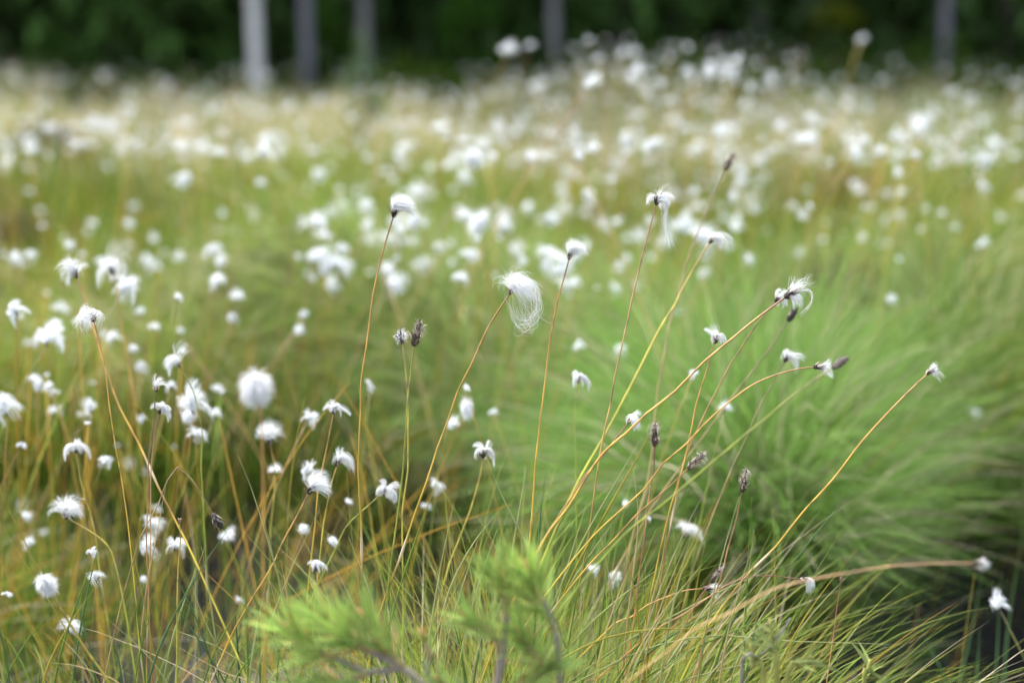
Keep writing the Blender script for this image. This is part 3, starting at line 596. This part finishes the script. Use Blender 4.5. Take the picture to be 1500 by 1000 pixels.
stalk('thick orange stalk turning green, crossing behind the tiny black bud', 'hang', [(112, 405), (135, 475), (152, 530), (172, 585), (205, 655), (240, 730), (290, 830), (330, 920), (355, 985)], 1.34, 1.2, scheme='orange', w=2.4, size=.8, node=.35)
stalk('thin brown stalk with a small upright white tuft above a second tuft', 'wisp', [(229, 570), (225, 610), (222, 650), (216, 720), (215, 800), (218, 880)], 1.2, scheme='red', w=1.5, size=.62, axis=(.15, 0, 1))
stalk('green stalk bent at its top with a limp white folded tuft', 'hang', [(262, 535), (283, 572), (293, 620), (295, 680), (297, 760)], 1.3, scheme='green', w=1.7, size=.65)
stalk('thin stalk with tent-shaped white tuft and grey top below the small upright tuft', 'umbrella', [(234, 603), (228, 625), (222, 700), (222, 800), (219, 860)], 1.23, scheme='pink', w=1.5, size=.6)
stalk('orange stalk with a bright white plume swept outward above the young pine', 'sweep', [(453, 720), (435, 755), (410, 800), (390, 845), (365, 885), (330, 950)], 1.19, scheme='orange', w=1.9, size=.88, axis=(.45, 0, 1))
stalk('pale thin stalk with a small white umbrella tuft and dark crown', 'umbrella', [(463, 832), (465, 900), (467, 960)], 1.19, scheme='pink', w=1.0, size=.6)
stalk('sharply kinked brown stalk with a black bud hanging down', 'bud', [(313, 755), (300, 733), (280, 702), (266, 688), (262, 685), (258, 688), (240, 712), (215, 770), (190, 840), (172, 905)], 1.18, scheme='brown', w=1.5, size=.95, axis=(.5, 0, -.8))
stalk('yellow-green stem with a tiny papery tip among crossing orange stems', 'tip', [(263, 762), (264, 795), (261, 850), (258, 960)], 1.19, scheme='yellow', w=1.7, size=.8)
stalk('stalk with a spreading white mop over the dark gap by the young pine', 'umbrella', [(708, 668), (703, 698), (690, 740), (670, 790), (655, 835)], 1.30, scheme='yellow', w=2.0, size=.95)
stalk('upright green stalk with a white bell-shaped tuft alone before the green tussock', 'umbrella', [(847, 558), (843, 585), (842, 650), (843, 720)], 1.31, scheme='green', w=1.7, size=.78)
stalk('stalk with a drooping white tassel over the brown heather gap', 'umbrella', [(560, 722), (545, 735), (512, 765), (490, 805)], 1.27, scheme='green', w=1.7, size=.86, axis=(.6, 0, .7))
stalk('stalk with a white double tuft, one clump above the other', 'hang', [(494, 680), (484, 715), (475, 760), (470, 800)], 1.27, scheme='yellow', w=1.6, size=.7)
stalk('dark orange stalk with a narrow upright white tuft', 'umbrella', [(489, 603), (482, 640), (470, 700), (462, 760)], 1.26, scheme='orange', w=1.6, size=.66)
stalk('thick blurred stalk carrying the largest round white cotton ball', 'ball', [(375, 574), (382, 610), (384, 680), (386, 800), (390, 1000)], .98, scheme='orange', w=2.2, size=.74, axis=(0, 0, 1))
stalk('stalk with a big white dome over a smaller hanging lobe', 'sweep', [(395, 648), (402, 690), (400, 760), (395, 840)], 1.38, scheme='yellow', w=1.9, size=1.05, wind=(.12, 0, .02))
stalk('stalk with a pale hanging white curtain tuft beside the wet peat gap', 'hang', [(1003, 785), (985, 830), (960, 880), (940, 930)], 1.42, scheme='green', w=1.5, size=.85)
stalk('stalk with a smooth white tear-shaped plume among the left thin orange stems'.replace('left ', ''), 'hang', [(165, 400), (175, 450), (190, 540), (205, 660)], 1.5, scheme='orange', w=1.9, size=1.1)
stalk('short stalk with hair-fringed white mop leaning low in dark grass', 'sweep', [(100, 925), (112, 955), (130, 1000)], 1.28, scheme='brown', w=1.8, size=.8, wind=(-.05, 0, -.2), axis=(.4, 0, 1))
stalk('thick pale stalk bending down with a round white tuft low in dark grass', 'ball', [(72, 862), (92, 895), (125, 950), (160, 1000)], 1.12, 1.15, scheme='yellow', w=2.6, size=.48)
stalk('stalk with white cap dome and dark spot at its throat', 'umbrella', [(112, 660), (118, 700), (135, 760), (150, 850)], 1.32, scheme='yellow', w=2., size=.95)
stalk('stalk with a broad white flap-like tuft under the domed tuft', 'sweep', [(97, 757), (150, 790), (170, 830), (185, 900)], 1.29, scheme='yellow', w=1.9, size=.95, wind=(.1, 0, -.1), axis=(.1, 0, 1))

# --- medium-blurred single stalks: px, py of head, depth, head size
STEMV = []; HEADV = []
for k in range(10):
    r = np.random.RandomState(300+k); a = r.uniform(.02, .5); t = np.linspace(0, 1, 10)
    x = a*t**2; y = r.uniform(-.1, .1)*t**2; pth = np.stack([x, y, t-.03], -1)[::-1]
    G = stem_geo(pth, .0021, ['orange', 'yellow', 'green', 'pink', 'green'][k % 5], r, .5 if k % 2 else None); STEMV.append((G.mesh('stem', M_STEM), pth[0]))
def cluster_head(seed, kind, nst, wd, S=6):
    r = np.random.RandomState(seed); sp = dict(KIND[kind]); sp['n'] = nst; sp['S'] = S; p = strands(r, np.array([.1, 0, 1.]), sp); n = len(p)
    cc = np.array([.85, .87, .89])*r.uniform(.93, 1.0, (n, 1)); G = Geo(); V, Q, C = ribbons(p, np.full(n, wd), grad(cc, cc, S), taper=.5, r=r); G.add(V, Q, None, C)
    V, Q, T, C = tube(np.array([[0, 0, -.002], [0, 0, .003], [.0005, 0, .008]]), np.array([.0012, .0026, .001]), np.array([.05, .04, .035]), 6); G.add(V, Q, T, C)
    return G
for k, kd in enumerate(('umbrella', 'hang', 'sweep', 'wisp', 'umbrella', 'hang', 'drape', 'thread', 'cap', 'ball')):
    HEADV.append(cluster_head(400+k, kd, 190 if kd != 'ball' else 420, .0009).mesh('cotton', M_COTTON))

placed = []       # (px, py, depth, size, region)
mids = [(450, 617, 1.42, .8), (449, 690, 1.36, 1.0), (443, 780, 1.4, .75), (480, 795, 1.38, .85), (403, 692, 1.4, .5), (655, 622, 1.45, .7), (683, 572, 1.42, .55), (684, 600, 1.43, .8), (632, 712, 1.45, .6),
        (625, 742, 1.5, .6), (543, 568, 1.5, .7), (507, 738, 1.45, .6), (178, 430, 1.55, 1.25), (68, 505, 1.5, 1.3), (25, 460, 1.5, 1.2), (12, 608, 1.4, 1.2), (30, 655, 1.4, .6), (284, 605, 1.42, 1.15), (285, 640, 1.4, .7),
        (135, 808, 1.26, .5), (141, 850, 1.26, .5), (10, 872, 1.3, .5), (255, 805, 1.32, .6), (330, 793, 1.45, .7), (222, 803, 1.4, .8), (900, 850, 1.4, .75), (912, 738, 1.4, .4), (950, 760, 1.35, .35), (865, 838, 1.36, .4),
        (1062, 602, 1.4, .5), (1015, 550, 1.45, .5), (1465, 893, 1.05, .5), (1425, 605, 2.1, .65), (848, 507, 1.75, .75), (722, 604, 1.6, .55), (905, 518, 1.8, .7), (350, 440, 1.8, .85), (432, 485, 1.8, .9), (445, 465, 1.85, .7),
        (262, 490, 1.75, .7), (342, 468, 1.8, .8), (100, 365, 2.0, .8), (40, 378, 2.0, .7), (125, 610, 1.7, .7), (77, 605, 1.7, .6), (210, 540, 1.7, .8), (120, 470, 1.6, .8), (165, 500, 1.7, .7), (205, 460, 1.8, .7),
        (320, 367, 2.2, 1.0), (270, 265, 2.4, 1.25), (378, 274, 2.5, 1.25), (467, 257, 2.6, 1.1), (388, 210, 2.9, 1.3), (405, 228, 2.9, 1.0), (126, 191, 3.0, 1.1), (200, 214, 2.8, 1.0), (42, 207, 2.9, 1.2), (8, 240, 2.8, 1.2),
        (742, 78, 2.9, 1.35), (775, 70, 3.2, 1.1), (862, 62, 3.3, 1.1), (1262, 58, 3.3, 1.05), (1185, 305, 2.0, .7), (1318, 260, 2.1, .7), (1070, 290, 2.2, 1.2), (1300, 445, 1.9, .7), (1195, 210, 2.9, 1.1), (1255, 190, 3.0, 1.1), (605, 215, 3.0, 1.3),
        (1440, 240, 2.3, 1.5), (1440, 275, 2.3, 1.2), (1005, 75, 3.5, 1.3), (925, 80, 3.5, 1.2), (1315, 385, 2.2, .7), (1440, 360, 2.2, .8), (990, 460, 2.2, 1.0), (570, 395, 2.4, 1.1), (560, 350, 2.5, 1.1), (150, 680, 1.4, .6), (40, 800, 1.5, .6), (35, 760, 1.5, .6), (215, 770, 1.45, .9), (85, 455, 1.9, .7)]
def mid_region(px, py, d):
    if py < 85: return 'tall'
    if d < 2.0: return 'tangle' if px < 430 else 'gap' if px < 780 else 'before'
    return 'side' if px < 700 else 'yonder'
for a in mids: placed.append(a+(mid_region(*a[:3]),))
r = np.random.RandomState(77)
def scatter(n, x0, x1, y0, y1, z0, z1, reg, hs=(.7, 1.2), dmin=1.35):
    k = 0; tries = 0
    while k < n and tries < n*30:
        tries += 1
        px, py = r.uniform(x0, x1), r.uniform(y0, y1); z = r.uniform(z0, z1); d = depth_at_height(px, py, z); p = P(px, py, d)
        if d < dmin or d > 12.2: continue
        if float(vnoise(p[0], p[1], .5, 55)) < r.uniform(-.35, .42): continue
        placed.append((px, py, d, r.uniform(*hs), reg)); k += 1
scatter(200, 430, 1110, 238, 425, .30, .47, 'drift', (.85, 1.3), 1.9)
scatter(48, 0, 440, 200, 400, .28, .42, 'side')
scatter(480, 680, 1500, 85, 240, .36, .56, 'far', (.8, 1.3))
scatter(110, 840, 1180, 55, 130, .46, .66, 'far', (.9, 1.3))
scatter(350, -40, 700, 95, 235, .36, .54, 'far', (.7, 1.2))
scatter(34, 0, 330, 360, 640, .30, .46, 'side', (.5, .9))
scatter(64, 1080, 1500, 215, 400, .30, .44, 'yonder', (.6, 1.1), 2.4)
scatter(10, 0, 350, 640, 900, .08, .24, 'side', (.45, .8))
LAB = {'drift': ('white cotton grass in the crowded drift behind the light green tussocks', 'cotton grass drift behind the tussocks'),
       'tangle': ('white cotton grass among tangled orange stems round the largest cotton ball', 'cotton grass tangled with orange stems'),
       'gap': ('white cotton grass bunched over the dark gap behind the young dwarf pine', 'cotton grass over the dark gap'),
       'before': ('small white cotton grass tuft standing just before the big bright green tussock', 'cotton grass before the big tussock'),
       'tall': ('tall bright cotton grass rising above the meadow against the dark wood', 'tall cotton grass against the wood'),
       'side': ('white cotton grass scattered thinly in olive-green grass beyond the orange stems', 'cotton grass scattered in olive-green grass'),
       'yonder': ('white cotton grass scattered in yellow-green grass behind the big tussock', 'cotton grass scattered behind the big tussock'),
       'far': ('small pale cotton grass in the straw-coloured meadow towards the pine trunks', 'cotton grass towards the forest edge')}
n_mid = len(mids)
order = sorted(range(len(placed)), key=lambda k: (placed[k][2]/placed[k][3]) if k >= n_mid else 0)
NTHING = 300-49
farG = Geo()
LOW = [cluster_head(500+k, kd, 70, .0022, 4) for k, kd in enumerate(('umbrella', 'hang', 'sweep', 'umbrella', 'ball'))]
LOW = [(np.concatenate(g.V), np.concatenate(g.Q), np.concatenate(g.T), np.concatenate(g.C)) for g in LOW]
farS = Geo()
for rank, k in enumerate(order):
    px, py, d, hs, reg = placed[k]; hs *= {'drift': .66, 'far': .62}.get(reg, .58)*(.5+.85*np.random.RandomState(k).rand()) if k >= n_mid else .64; tip = P(px, py, d)
    rr = np.random.RandomState(9000+k); v = rr.randint(0, 10)
    st, tipu = STEMV[v]; z = tip[2]
    bx, by = tip[0], tip[1]; gz = float(hgt(bx, by)); h = max(z-gz, .03)/tipu[2]
    ang = rr.uniform(-1.2, 1.2)+(0 if rr.rand() < .7 else math.pi)
    ox = (tipu[0]*math.cos(ang)-tipu[1]*math.sin(ang))*h; oy = (tipu[0]*math.sin(ang)+tipu[1]*math.cos(ang))*h
    if rank < NTHING:
        o = empty('cotton_grass', (bx-ox, by-oy, gz)); tag(o, LAB[reg][0], 'cotton grass', LAB[reg][1], 'thing'); o.rotation_euler = (0, 0, ang)
        s = link('stem', st, o); s.scale = (min(h, 1), min(h, 1), h)
        hv = rr.randint(0, 10)
        if reg == 'tangle' and rr.rand() < .65: hv = (1, 5)[hv % 2]
        c = link('cotton', HEADV[hv], o, (tipu[0]*min(h, 1), tipu[1]*min(h, 1), tipu[2]*h)); c.scale = (hs, hs, hs); c.rotation_euler = (rr.uniform(-.7, .7), rr.uniform(-.7, .9), -ang+rr.uniform(-1.2, 1.2)); c.scale = (hs*rr.uniform(.65, 1.1), hs*rr.uniform(.65, 1.1), hs*rr.uniform(.8, 1.45))
    else:
        V, Q, T, C = LOW[rr.randint(0, 5)]; a = rr.uniform(-.7, .7); Rm = np.array([[math.cos(a), -math.sin(a), 0], [math.sin(a), math.cos(a), 0], [0, 0, 1]])
        farG.add(V@Rm.T*hs+tip, Q, T, C)
        pth = spline([tip, (tip+np.array([bx-ox, by-oy, gz]))/2+[ox*.15, oy*.15, 0], (bx-ox, by-oy, gz-.01)], 5)
        V, Q, T, C = tube(pth, .0009, np.array(STEMC[['orange', 'green', 'green'][v % 3]][2][1]), 3); farS.add(V, Q, T, C)
print('cotton grass placed', len(placed))
o = empty('cotton_grass_drifts', (0, 8, 0)); tag(o, 'far haze of tiny white cotton grass heads spread before the wood', 'cotton grass', kind='stuff')
for nm, gg, mt in (('cotton', farG, M_COTTON), ('stems', farS, M_STEM)):
    me = gg.mesh(nm, mt); q = link(nm, me, o, (0, -8, 0)); q['kind'] = 'stuff'

# ------------------------------------------------------------------ near grass tufts with single sharp blades
def tuft(lab, cx, cy, blades, n_fill, spread, Lr, lean, seed, wr=(.0007, .0014)):
    r = np.random.RandomState(seed); z0 = float(hgt(cx, cy)); o = empty('grass_tuft', (cx, cy, z0)); tag(o, lab, 'grass tuft', 'grass tufts under the near stalks', 'thing')
    org = np.array([cx, cy, z0])
    for pts, d, kind in blades:
        ctr = [P(px, py, d) for px, py in pts]; dirn = norm(ctr[-1]-ctr[-2]); q = ctr[-1].copy()
        for _ in range(60):
            if q[2] < float(hgt(q[0], q[1])): break
            dirn = norm(dirn+np.array([0, 0, -.1])); q = q+dirn*.03
            if _ % 3 == 2: ctr.append(q.copy())
        ctr.append(q+dirn*.01); path = spline(ctr, 16)-org; t = np.linspace(0, 1, 16)
        c0, c1 = {'p': ((.46, .47, .24), (.20, .28, .05)), 'g': ((.20, .30, .06), (.10, .19, .03)), 'y': ((.42, .34, .06), (.24, .26, .04)), 's': ((.55, .44, .26), (.40, .33, .12)), 'd': ((.12, .22, .09), (.08, .15, .05))}[kind]
        cc = np.array(c0)*(1-t)[:, None]+np.array(c1)*t[:, None]
        G = Geo(); G.add(*tube(path, np.maximum(.00078*np.minimum(1, t*3.2), .00008)*r.uniform(.8, 1.15), cc, 4)); link('blade', G.mesh('blade', M_GRASS), o)
    n = n_fill; a = r.rand(n)*6.283; rad = spread*np.sqrt(r.rand(n)); x = rad*np.cos(a)*1.3; y = rad*np.sin(a)
    base = np.stack([x, y, hgt(cx+x, cy+y)-z0-.006], -1); outw = np.stack([x, y, 0*x], -1)/spread
    d0 = norm(outw*.55+r.randn(n, 3)*[.28, .28, 0]+np.array(lean)+[0, 0, 1])
    bend = outw*.5+np.array(lean)*1.4+r.randn(n, 3)*[.35, .35, 0]-np.array([0, 0, 1])*r.uniform(0, 1.0, (n, 1))
    pa = grow(base, d0, r.uniform(*Lr, n)*r.uniform(.5, 1, n), bend, 9, 1.3, r=r)
    q = r.rand(n, 1); c = np.where(q < .35, GREEN*1.3, np.where(q < .68, np.array([.30, .38, .07]), np.where(q < .84, YELL, np.where(q < .93, STRAW*.8, ORNG))))*r.uniform(.7, 1.3, (n, 1))
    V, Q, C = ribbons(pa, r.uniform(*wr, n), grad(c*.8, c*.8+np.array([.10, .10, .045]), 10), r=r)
    b = link('blades', mesh_np('blades', V, Q, None, C, M_GRASS), o); b['kind'] = 'stuff'
rb = np.random.RandomState(88)
B_c = [([(990, 560+0), (950, 640), (905, 720), (860, 800), (830, 860)], 1.19, 'y'), ([(940, 640), (905, 700), (865, 770), (825, 850)], 1.2, 'p'), ([(905, 690), (875, 770), (850, 850), (835, 930)], 1.19, 'g'), ([(770, 685), (762, 740), (752, 800), (745, 870)], 1.2, 'p'),
       ([(712, 668), (735, 725), (765, 785), (785, 830)], 1.2, 'p'), ([(728, 750), (690, 800), (660, 860), (640, 930)], 1.19, 'p'), ([(925, 668), (935, 760), (925, 860), (915, 950)], 1.19, 's'), ([(980, 800), (965, 770), (940, 830), (900, 900)], 1.21, 'g'),
       ([(1174, 820), (1110, 842), (1050, 868), (980, 905), (900, 950)], 1.18, 'p'), ([(1320, 944), (1250, 941), (1150, 938), (1060, 930), (980, 940), (900, 970)], 1.17, 'p'), ([(1255, 700), (1225, 745), (1180, 800), (1120, 880), (1060, 960)], 1.26, 'd'), ([(1057, 794), (1010, 850), (960, 910), (920, 970)], 1.18, 'g'),
       ([(1085, 810), (1040, 880), (1000, 940), (960, 1000)], 1.19, 'p'), ([(978, 823), (940, 850), (890, 890), (840, 940)], 1.19, 'p'), ([(870, 750), (890, 830), (900, 900), (905, 980)], 1.18, 'p'), ([(977, 772), (968, 830), (955, 880), (945, 940)], 1.2, 's'),
       ([(1100, 945), (1050, 925), (980, 920), (900, 930), (830, 960)], 1.15, 'y'), ([(1040, 930), (1000, 960), (960, 990)], 1.16, 'p'), ([(846, 766), (820, 820), (800, 880), (790, 950)], 1.2, 'g'), ([(860, 735), (840, 800), (820, 870), (805, 950)], 1.21, 'p'),
       ([(800, 690), (792, 750), (788, 820)], 1.2, 'd'), ([(1223, 885), (1140, 900), (1060, 930), (980, 970)], 1.18, 'g'), ([(1190, 945), (1120, 965), (1040, 985), (980, 1005)], 1.17, 'p'), ([(1095, 865), (1045, 895), (985, 930), (930, 975)], 1.2, 'd')]
B_m = [([(557, 810), (590, 860), (650, 920), (690, 970)], 1.17, 'p'), ([(580, 840), (572, 900), (568, 960)], 1.2, 'g'), ([(553, 820), (548, 880), (545, 950)], 1.21, 'd'), ([(700, 790), (680, 850), (660, 920), (650, 990)], 1.2, 'p'), ([(640, 700), (620, 760), (595, 830), (570, 920)], 1.22, 'g'),
       ([(510, 785), (528, 830), (545, 880), (560, 950)], 1.2, 'p'), ([(655, 870), (648, 910), (640, 980)], 1.18, 's'), ([(660, 880), (672, 920), (680, 990)], 1.18, 'g'), ([(700, 855), (690, 890), (670, 960)], 1.19, 'y')]
B_l = [([(349, 668), (370, 720), (395, 800), (415, 870), (430, 920)], 1.18, 'p'), ([(324, 760), (350, 830), (385, 900), (410, 960)], 1.18, 'g'), ([(222, 775), (250, 830), (285, 900), (310, 970)], 1.19, 'd'), ([(222, 832), (260, 890), (300, 950), (330, 1000)], 1.19, 'd'),
       ([(111, 853), (118, 900), (135, 960), (140, 1000)], 1.17, 'd'), ([(60, 938), (80, 970), (110, 1000)], 1.17, 'g'), ([(68, 970), (110, 974), (155, 990), (180, 1005)], 1.15, 's'), ([(175, 825), (195, 870), (205, 930), (212, 990)], 1.2, 'g'), ([(295, 800), (305, 860), (315, 930), (320, 990)], 1.2, 'p'),
       ([(411, 820), (420, 870), (425, 940)], 1.2, 's'), ([(372, 835), (378, 890), (380, 960)], 1.2, 'g'), ([(395, 850), (408, 900), (418, 960)], 1.19, 's'), ([(388, 863), (400, 905), (405, 960)], 1.19, 'p'), ([(280, 853), (300, 910), (330, 970)], 1.2, 'p'), ([(338, 868), (345, 910), (350, 980)], 1.21, 'd'),
       ([(0, 720), (30, 780), (70, 860), (110, 930)], 1.28, 'y'), ([(0, 765), (40, 830), (90, 910)], 1.25, 'y'), ([(0, 890), (15, 950), (28, 1000)], 1.05, 'y'), ([(240, 917), (290, 935), (340, 960)], 1.2, 'p'), ([(245, 700), (230, 780), (215, 860), (205, 950)], 1.22, 's'), ([(190, 770), (200, 830), (215, 900)], 1.22, 'y'),
       ([(257, 945), (330, 985), (370, 1000)], 1.17, 's'), ([(60, 965), (58, 985), (55, 1005)], 1.15, 'g'), ([(155, 905), (170, 950), (180, 1000)], 1.2, 'd')]
for lst, x0, x1, sx in ((B_c, 760, 1140, 60), (B_m, 540, 740, 0), (B_l, 0, 440, 10)):
    for _ in range(34 if lst is B_c else 22 if lst is B_l else 14):
        bx_ = rb.uniform(x0, x1); ty = rb.uniform(720, 930); l_ = rb.normal(sx*1.2, 60)
        lst.append(([(bx_+l_, ty), (bx_+l_*.55, ty+(1010-ty)*.35), (bx_+l_*.2, ty+(1010-ty)*.7), (bx_, 1015)], rb.uniform(1.13, 1.27), rb.choice(list('pggydsp'))))
B_r = [([(1440, 838), (1430, 890), (1415, 960), (1405, 1005)], .97, 'd'), ([(1500, 775), (1485, 860), (1475, 940), (1470, 1005)], .95, 'd'), ([(1465, 850), (1462, 930), (1458, 1005)], .98, 'd'), ([(1344, 905), (1360, 945), (1390, 1005)], 1.0, 'd'), ([(1435, 920), (1433, 960), (1430, 1005)], 1.0, 'd'), ([(1362, 965), (1310, 990), (1280, 1005)], 1.05, 'g'), ([(1310, 955), (1270, 985), (1240, 1005)], 1.05, 'g'), ([(1250, 970), (1258, 1005)], 1.1, 'd')]
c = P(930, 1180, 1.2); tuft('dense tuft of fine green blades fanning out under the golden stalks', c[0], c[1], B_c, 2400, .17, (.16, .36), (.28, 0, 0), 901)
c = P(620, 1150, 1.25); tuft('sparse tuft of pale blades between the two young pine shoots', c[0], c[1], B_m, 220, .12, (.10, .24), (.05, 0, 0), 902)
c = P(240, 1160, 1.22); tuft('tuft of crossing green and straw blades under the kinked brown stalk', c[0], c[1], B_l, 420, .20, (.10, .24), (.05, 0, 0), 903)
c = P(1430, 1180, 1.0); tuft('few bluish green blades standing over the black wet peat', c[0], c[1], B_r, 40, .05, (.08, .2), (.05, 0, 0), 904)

# ------------------------------------------------------------------ young pines
def shoot_needles(r, path, n, L, ang=(35, 75), t0=.1, c0=(.045, .12, .035), c1=(.16, .27, .06)):
    S = len(path); t = t0+(1-t0)*r.rand(n)**.8; f = t*(S-1); i = np.minimum(f.astype(int), S-2); u = (f-i)[:, None]
    b = path[i]*(1-u)+path[i+1]*u; ax = norm(path[i+1]-path[i])
    rd = norm(np.cross(ax, r.randn(n, 3))); an = np.radians(r.uniform(*ang, n)*(1.05-.55*t))[:, None]
    d = norm(ax*np.cos(an)+rd*np.sin(an)); pa = grow(b, d, L*r.uniform(.65, 1.1, n), r.randn(n, 3)*.18+[0, 0, .12], 3, r=r)
    k = r.rand(n, 1); c = np.array(c0)*(1-k)+np.array(c1)*k; c = np.where(r.rand(n, 1) < .07, np.array([.36, .20, .07]), c)*r.uniform(.65, 1.3, (n, 1))
    return ribbons(pa, r.uniform(.0009, .0014, n), grad(c, c*1.15, 4), taper=.5, r=r)
def young_pine(lab, base, shoots, twigs, seed, group=None):
    r = np.random.RandomState(seed); o = empty('young_pine', base); tag(o, lab, 'pine sapling', group)
    for k, (pts, rad) in enumerate(twigs):
        pth = spline(np.array(pts)-base, 14); G = Geo(); G.add(*tube(pth, np.linspace(rad[0], rad[1], 14)*.75*(1+.15*np.sin(np.arange(14)*2.3)), np.array([.22, .185, .155]), 7))
        link('trunk' if k == 0 else 'branch', G.mesh('branch', M_TWIG), o)
    for pts, n, L, kw in shoots:
        n = int(n*.48)
        pth = spline(np.array(pts)-base, 10); G = Geo(); G.add(*tube(pth, np.linspace(.0026, .0016, 10), np.array([.26, .20, .10]), 6))
        s = link('shoot', G.mesh('shoot', M_TWIG), o)
        V, Q, C = shoot_needles(r, pth, n, L, **kw); q = link('needles', mesh_np('needles', V, Q, None, C, M_NEEDLE), s); q['kind'] = 'stuff'
        ax = norm(pth[-1]-pth[-2]); G = Geo(); tt = np.linspace(0, 1, 6); G.add(*tube(pth[-1]+ax*(tt*.010)[:, None], .0022*np.sin(np.pi*(tt*.8+.2))+.0002, np.array([.30, .15, .07]), 7))
        link('bud', G.mesh('bud', M_TWIG), s)
pb = P(740, 1500, .95); pb[2] = float(hgt(pb[0], pb[1]))
Dp = .95
p = lambda x, y, d=Dp: P(x, y+18, d)
tw = [([pb, p(735, 1200), p(722, 1040), p(738, 930), p(742, 870)], (.006, .0026)),
      ([p(722, 1060), p(690, 1030), p(640, 1000), p(590, 960), p(540, 935)], (.0046, .0026)),
      ([p(730, 1120), p(800, 1060), p(820, 980), p(812, 900), p(795, 860)], (.0034, .0022)),
      ([p(590, 960), p(540, 965), p(490, 945)], (.003, .002)), ([p(820, 985), p(850, 1000), p(870, 1040)], (.002, .0025)),
      ([p(640, 1000), p(625, 965), p(632, 940)], (.002, .0014))]
OLD = dict(c0=(.12, .23, .05), c1=(.33, .44, .11)); YNG = dict(c0=(.19, .33, .07), c1=(.46, .58, .14))
sh = [([p(540, 938), p(510, 915), p(478, 890)], 420, .036, YNG), ([p(490, 946), p(455, 930), p(425, 905)], 360, .034, YNG), ([p(540, 965), p(500, 985), p(455, 995)], 380, .036, OLD), ([p(590, 960), p(560, 925), p(535, 890)], 300, .034, OLD),
      ([p(560, 985), p(520, 1020), p(470, 1040)], 300, .034, OLD), ([p(742, 880), p(738, 850), p(730, 825)], 240, .032, OLD), ([p(795, 865), p(783, 842), p(775, 820)], 320, .030, YNG), ([p(812, 905), p(800, 880), p(768, 850)], 240, .032, YNG),
      ([p(738, 935), p(715, 905), p(690, 890)], 200, .032, OLD), ([p(800, 960), p(780, 935), p(765, 915)], 240, .032, YNG), ([p(722, 1000), p(765, 985), p(800, 960)], 280, .034, OLD), ([p(632, 945), p(626, 930), p(622, 920)], 40, .018, YNG),
      ([p(722, 1040), p(680, 1010), p(650, 985)], 160, .03, OLD)]
young_pine('young dwarf pine with two bushy green shoots at the bog edge', pb, sh, tw, 31)
q0 = depth_at_height(533, 250, .05); sb = P(533, 250, q0); sb[2] = float(hgt(sb[0], sb[1])); hS = .60
tw = [([sb, sb+np.array([.01, 0, .25]), sb+np.array([0, 0, hS])], (.007, .003))]
SAP = dict(c0=(.05, .12, .06), c1=(.12, .22, .10)); rs = np.random.RandomState(3); sh = [([sb+np.array([0, 0, hS*.8]), sb+np.array([0, 0, hS*.95]), sb+np.array([0, 0, hS+.06])], 800, .07, SAP)]
for k in range(11):
    z = rs.uniform(.12, .85)*hS; a = k*2.4; l = .10*(1.15-z/hS); sh.append(([sb+np.array([0, 0, z]), sb+np.array([math.cos(a)*l*.6, math.sin(a)*l*.6, z+.02]), sb+np.array([math.cos(a)*l, math.sin(a)*l, z+.06])], 760, .075, SAP))
young_pine('small lone pine sapling standing in the straw meadow before the grey-brown trunk', sb, sh, tw, 32)

# ------------------------------------------------------------------ bog rosemary-like sprigs
def sprig(lab, px, py, d, seed, stems, group='leafy sprigs by the wet peat'):
    r = np.random.RandomState(seed); b = P(px, py+160, d); b[2] = float(hgt(b[0], b[1])); o = empty('bog_shrub', b); tag(o, lab, 'shrub', group)
    for pts, grey in stems:
        pth = spline([b]+[P(x, y, d) for x, y in pts], 14)-b; G = Geo(); G.add(*tube(pth, np.linspace(.0022, .0012, 14)*(.6 if grey else 1), np.array([.17, .15, .14]) if grey else np.array([.26, .26, .07]), 6)); s = link('branch', G.mesh('branch', M_TWIG), o)
        if grey: continue
        n = 13; t = r.uniform(.35, 1., n); i = np.minimum((t*13).astype(int), 12); ax = norm(pth[i+1]-pth[i]); rd = norm(np.cross(ax, r.randn(n, 3)))
        for k in range(n):
            pa = grow(pth[i[k]][None], norm(ax[k]*.8+rd[k])[None], np.array([r.uniform(.016, .03)]), np.array([[0, 0, -.4]]), 5, r=r)
            wv = np.array([.0032]); c = np.array([[.22, .27, .09]])*r.uniform(.7, 1.2)
            V, Q, C = ribbons(pa, wv, grad(c, c, 6), taper=.9, r=r)
            G2 = Geo(); G2.add(V, Q, None, C); link('leaf', G2.mesh('leaf', M_GRASS), s)
sprig('pale green leafy sprig with a bare grey twig beside the black wet peat', 1135, 960, 1.06, 5, [([(1138, 1000), (1132, 950), (1128, 905)], False), ([(1120, 1010), (1105, 970), (1100, 940)], False), ([(1150, 1010), (1175, 975), (1190, 960)], False), ([(1085, 1000), (1115, 960), (1145, 925), (1158, 905)], True)])
sprig('small pale green leafy sprig at the rim of the black wet peat', 1265, 985, 1.12, 6, [([(1265, 1010), (1270, 985), (1275, 965)], False)])
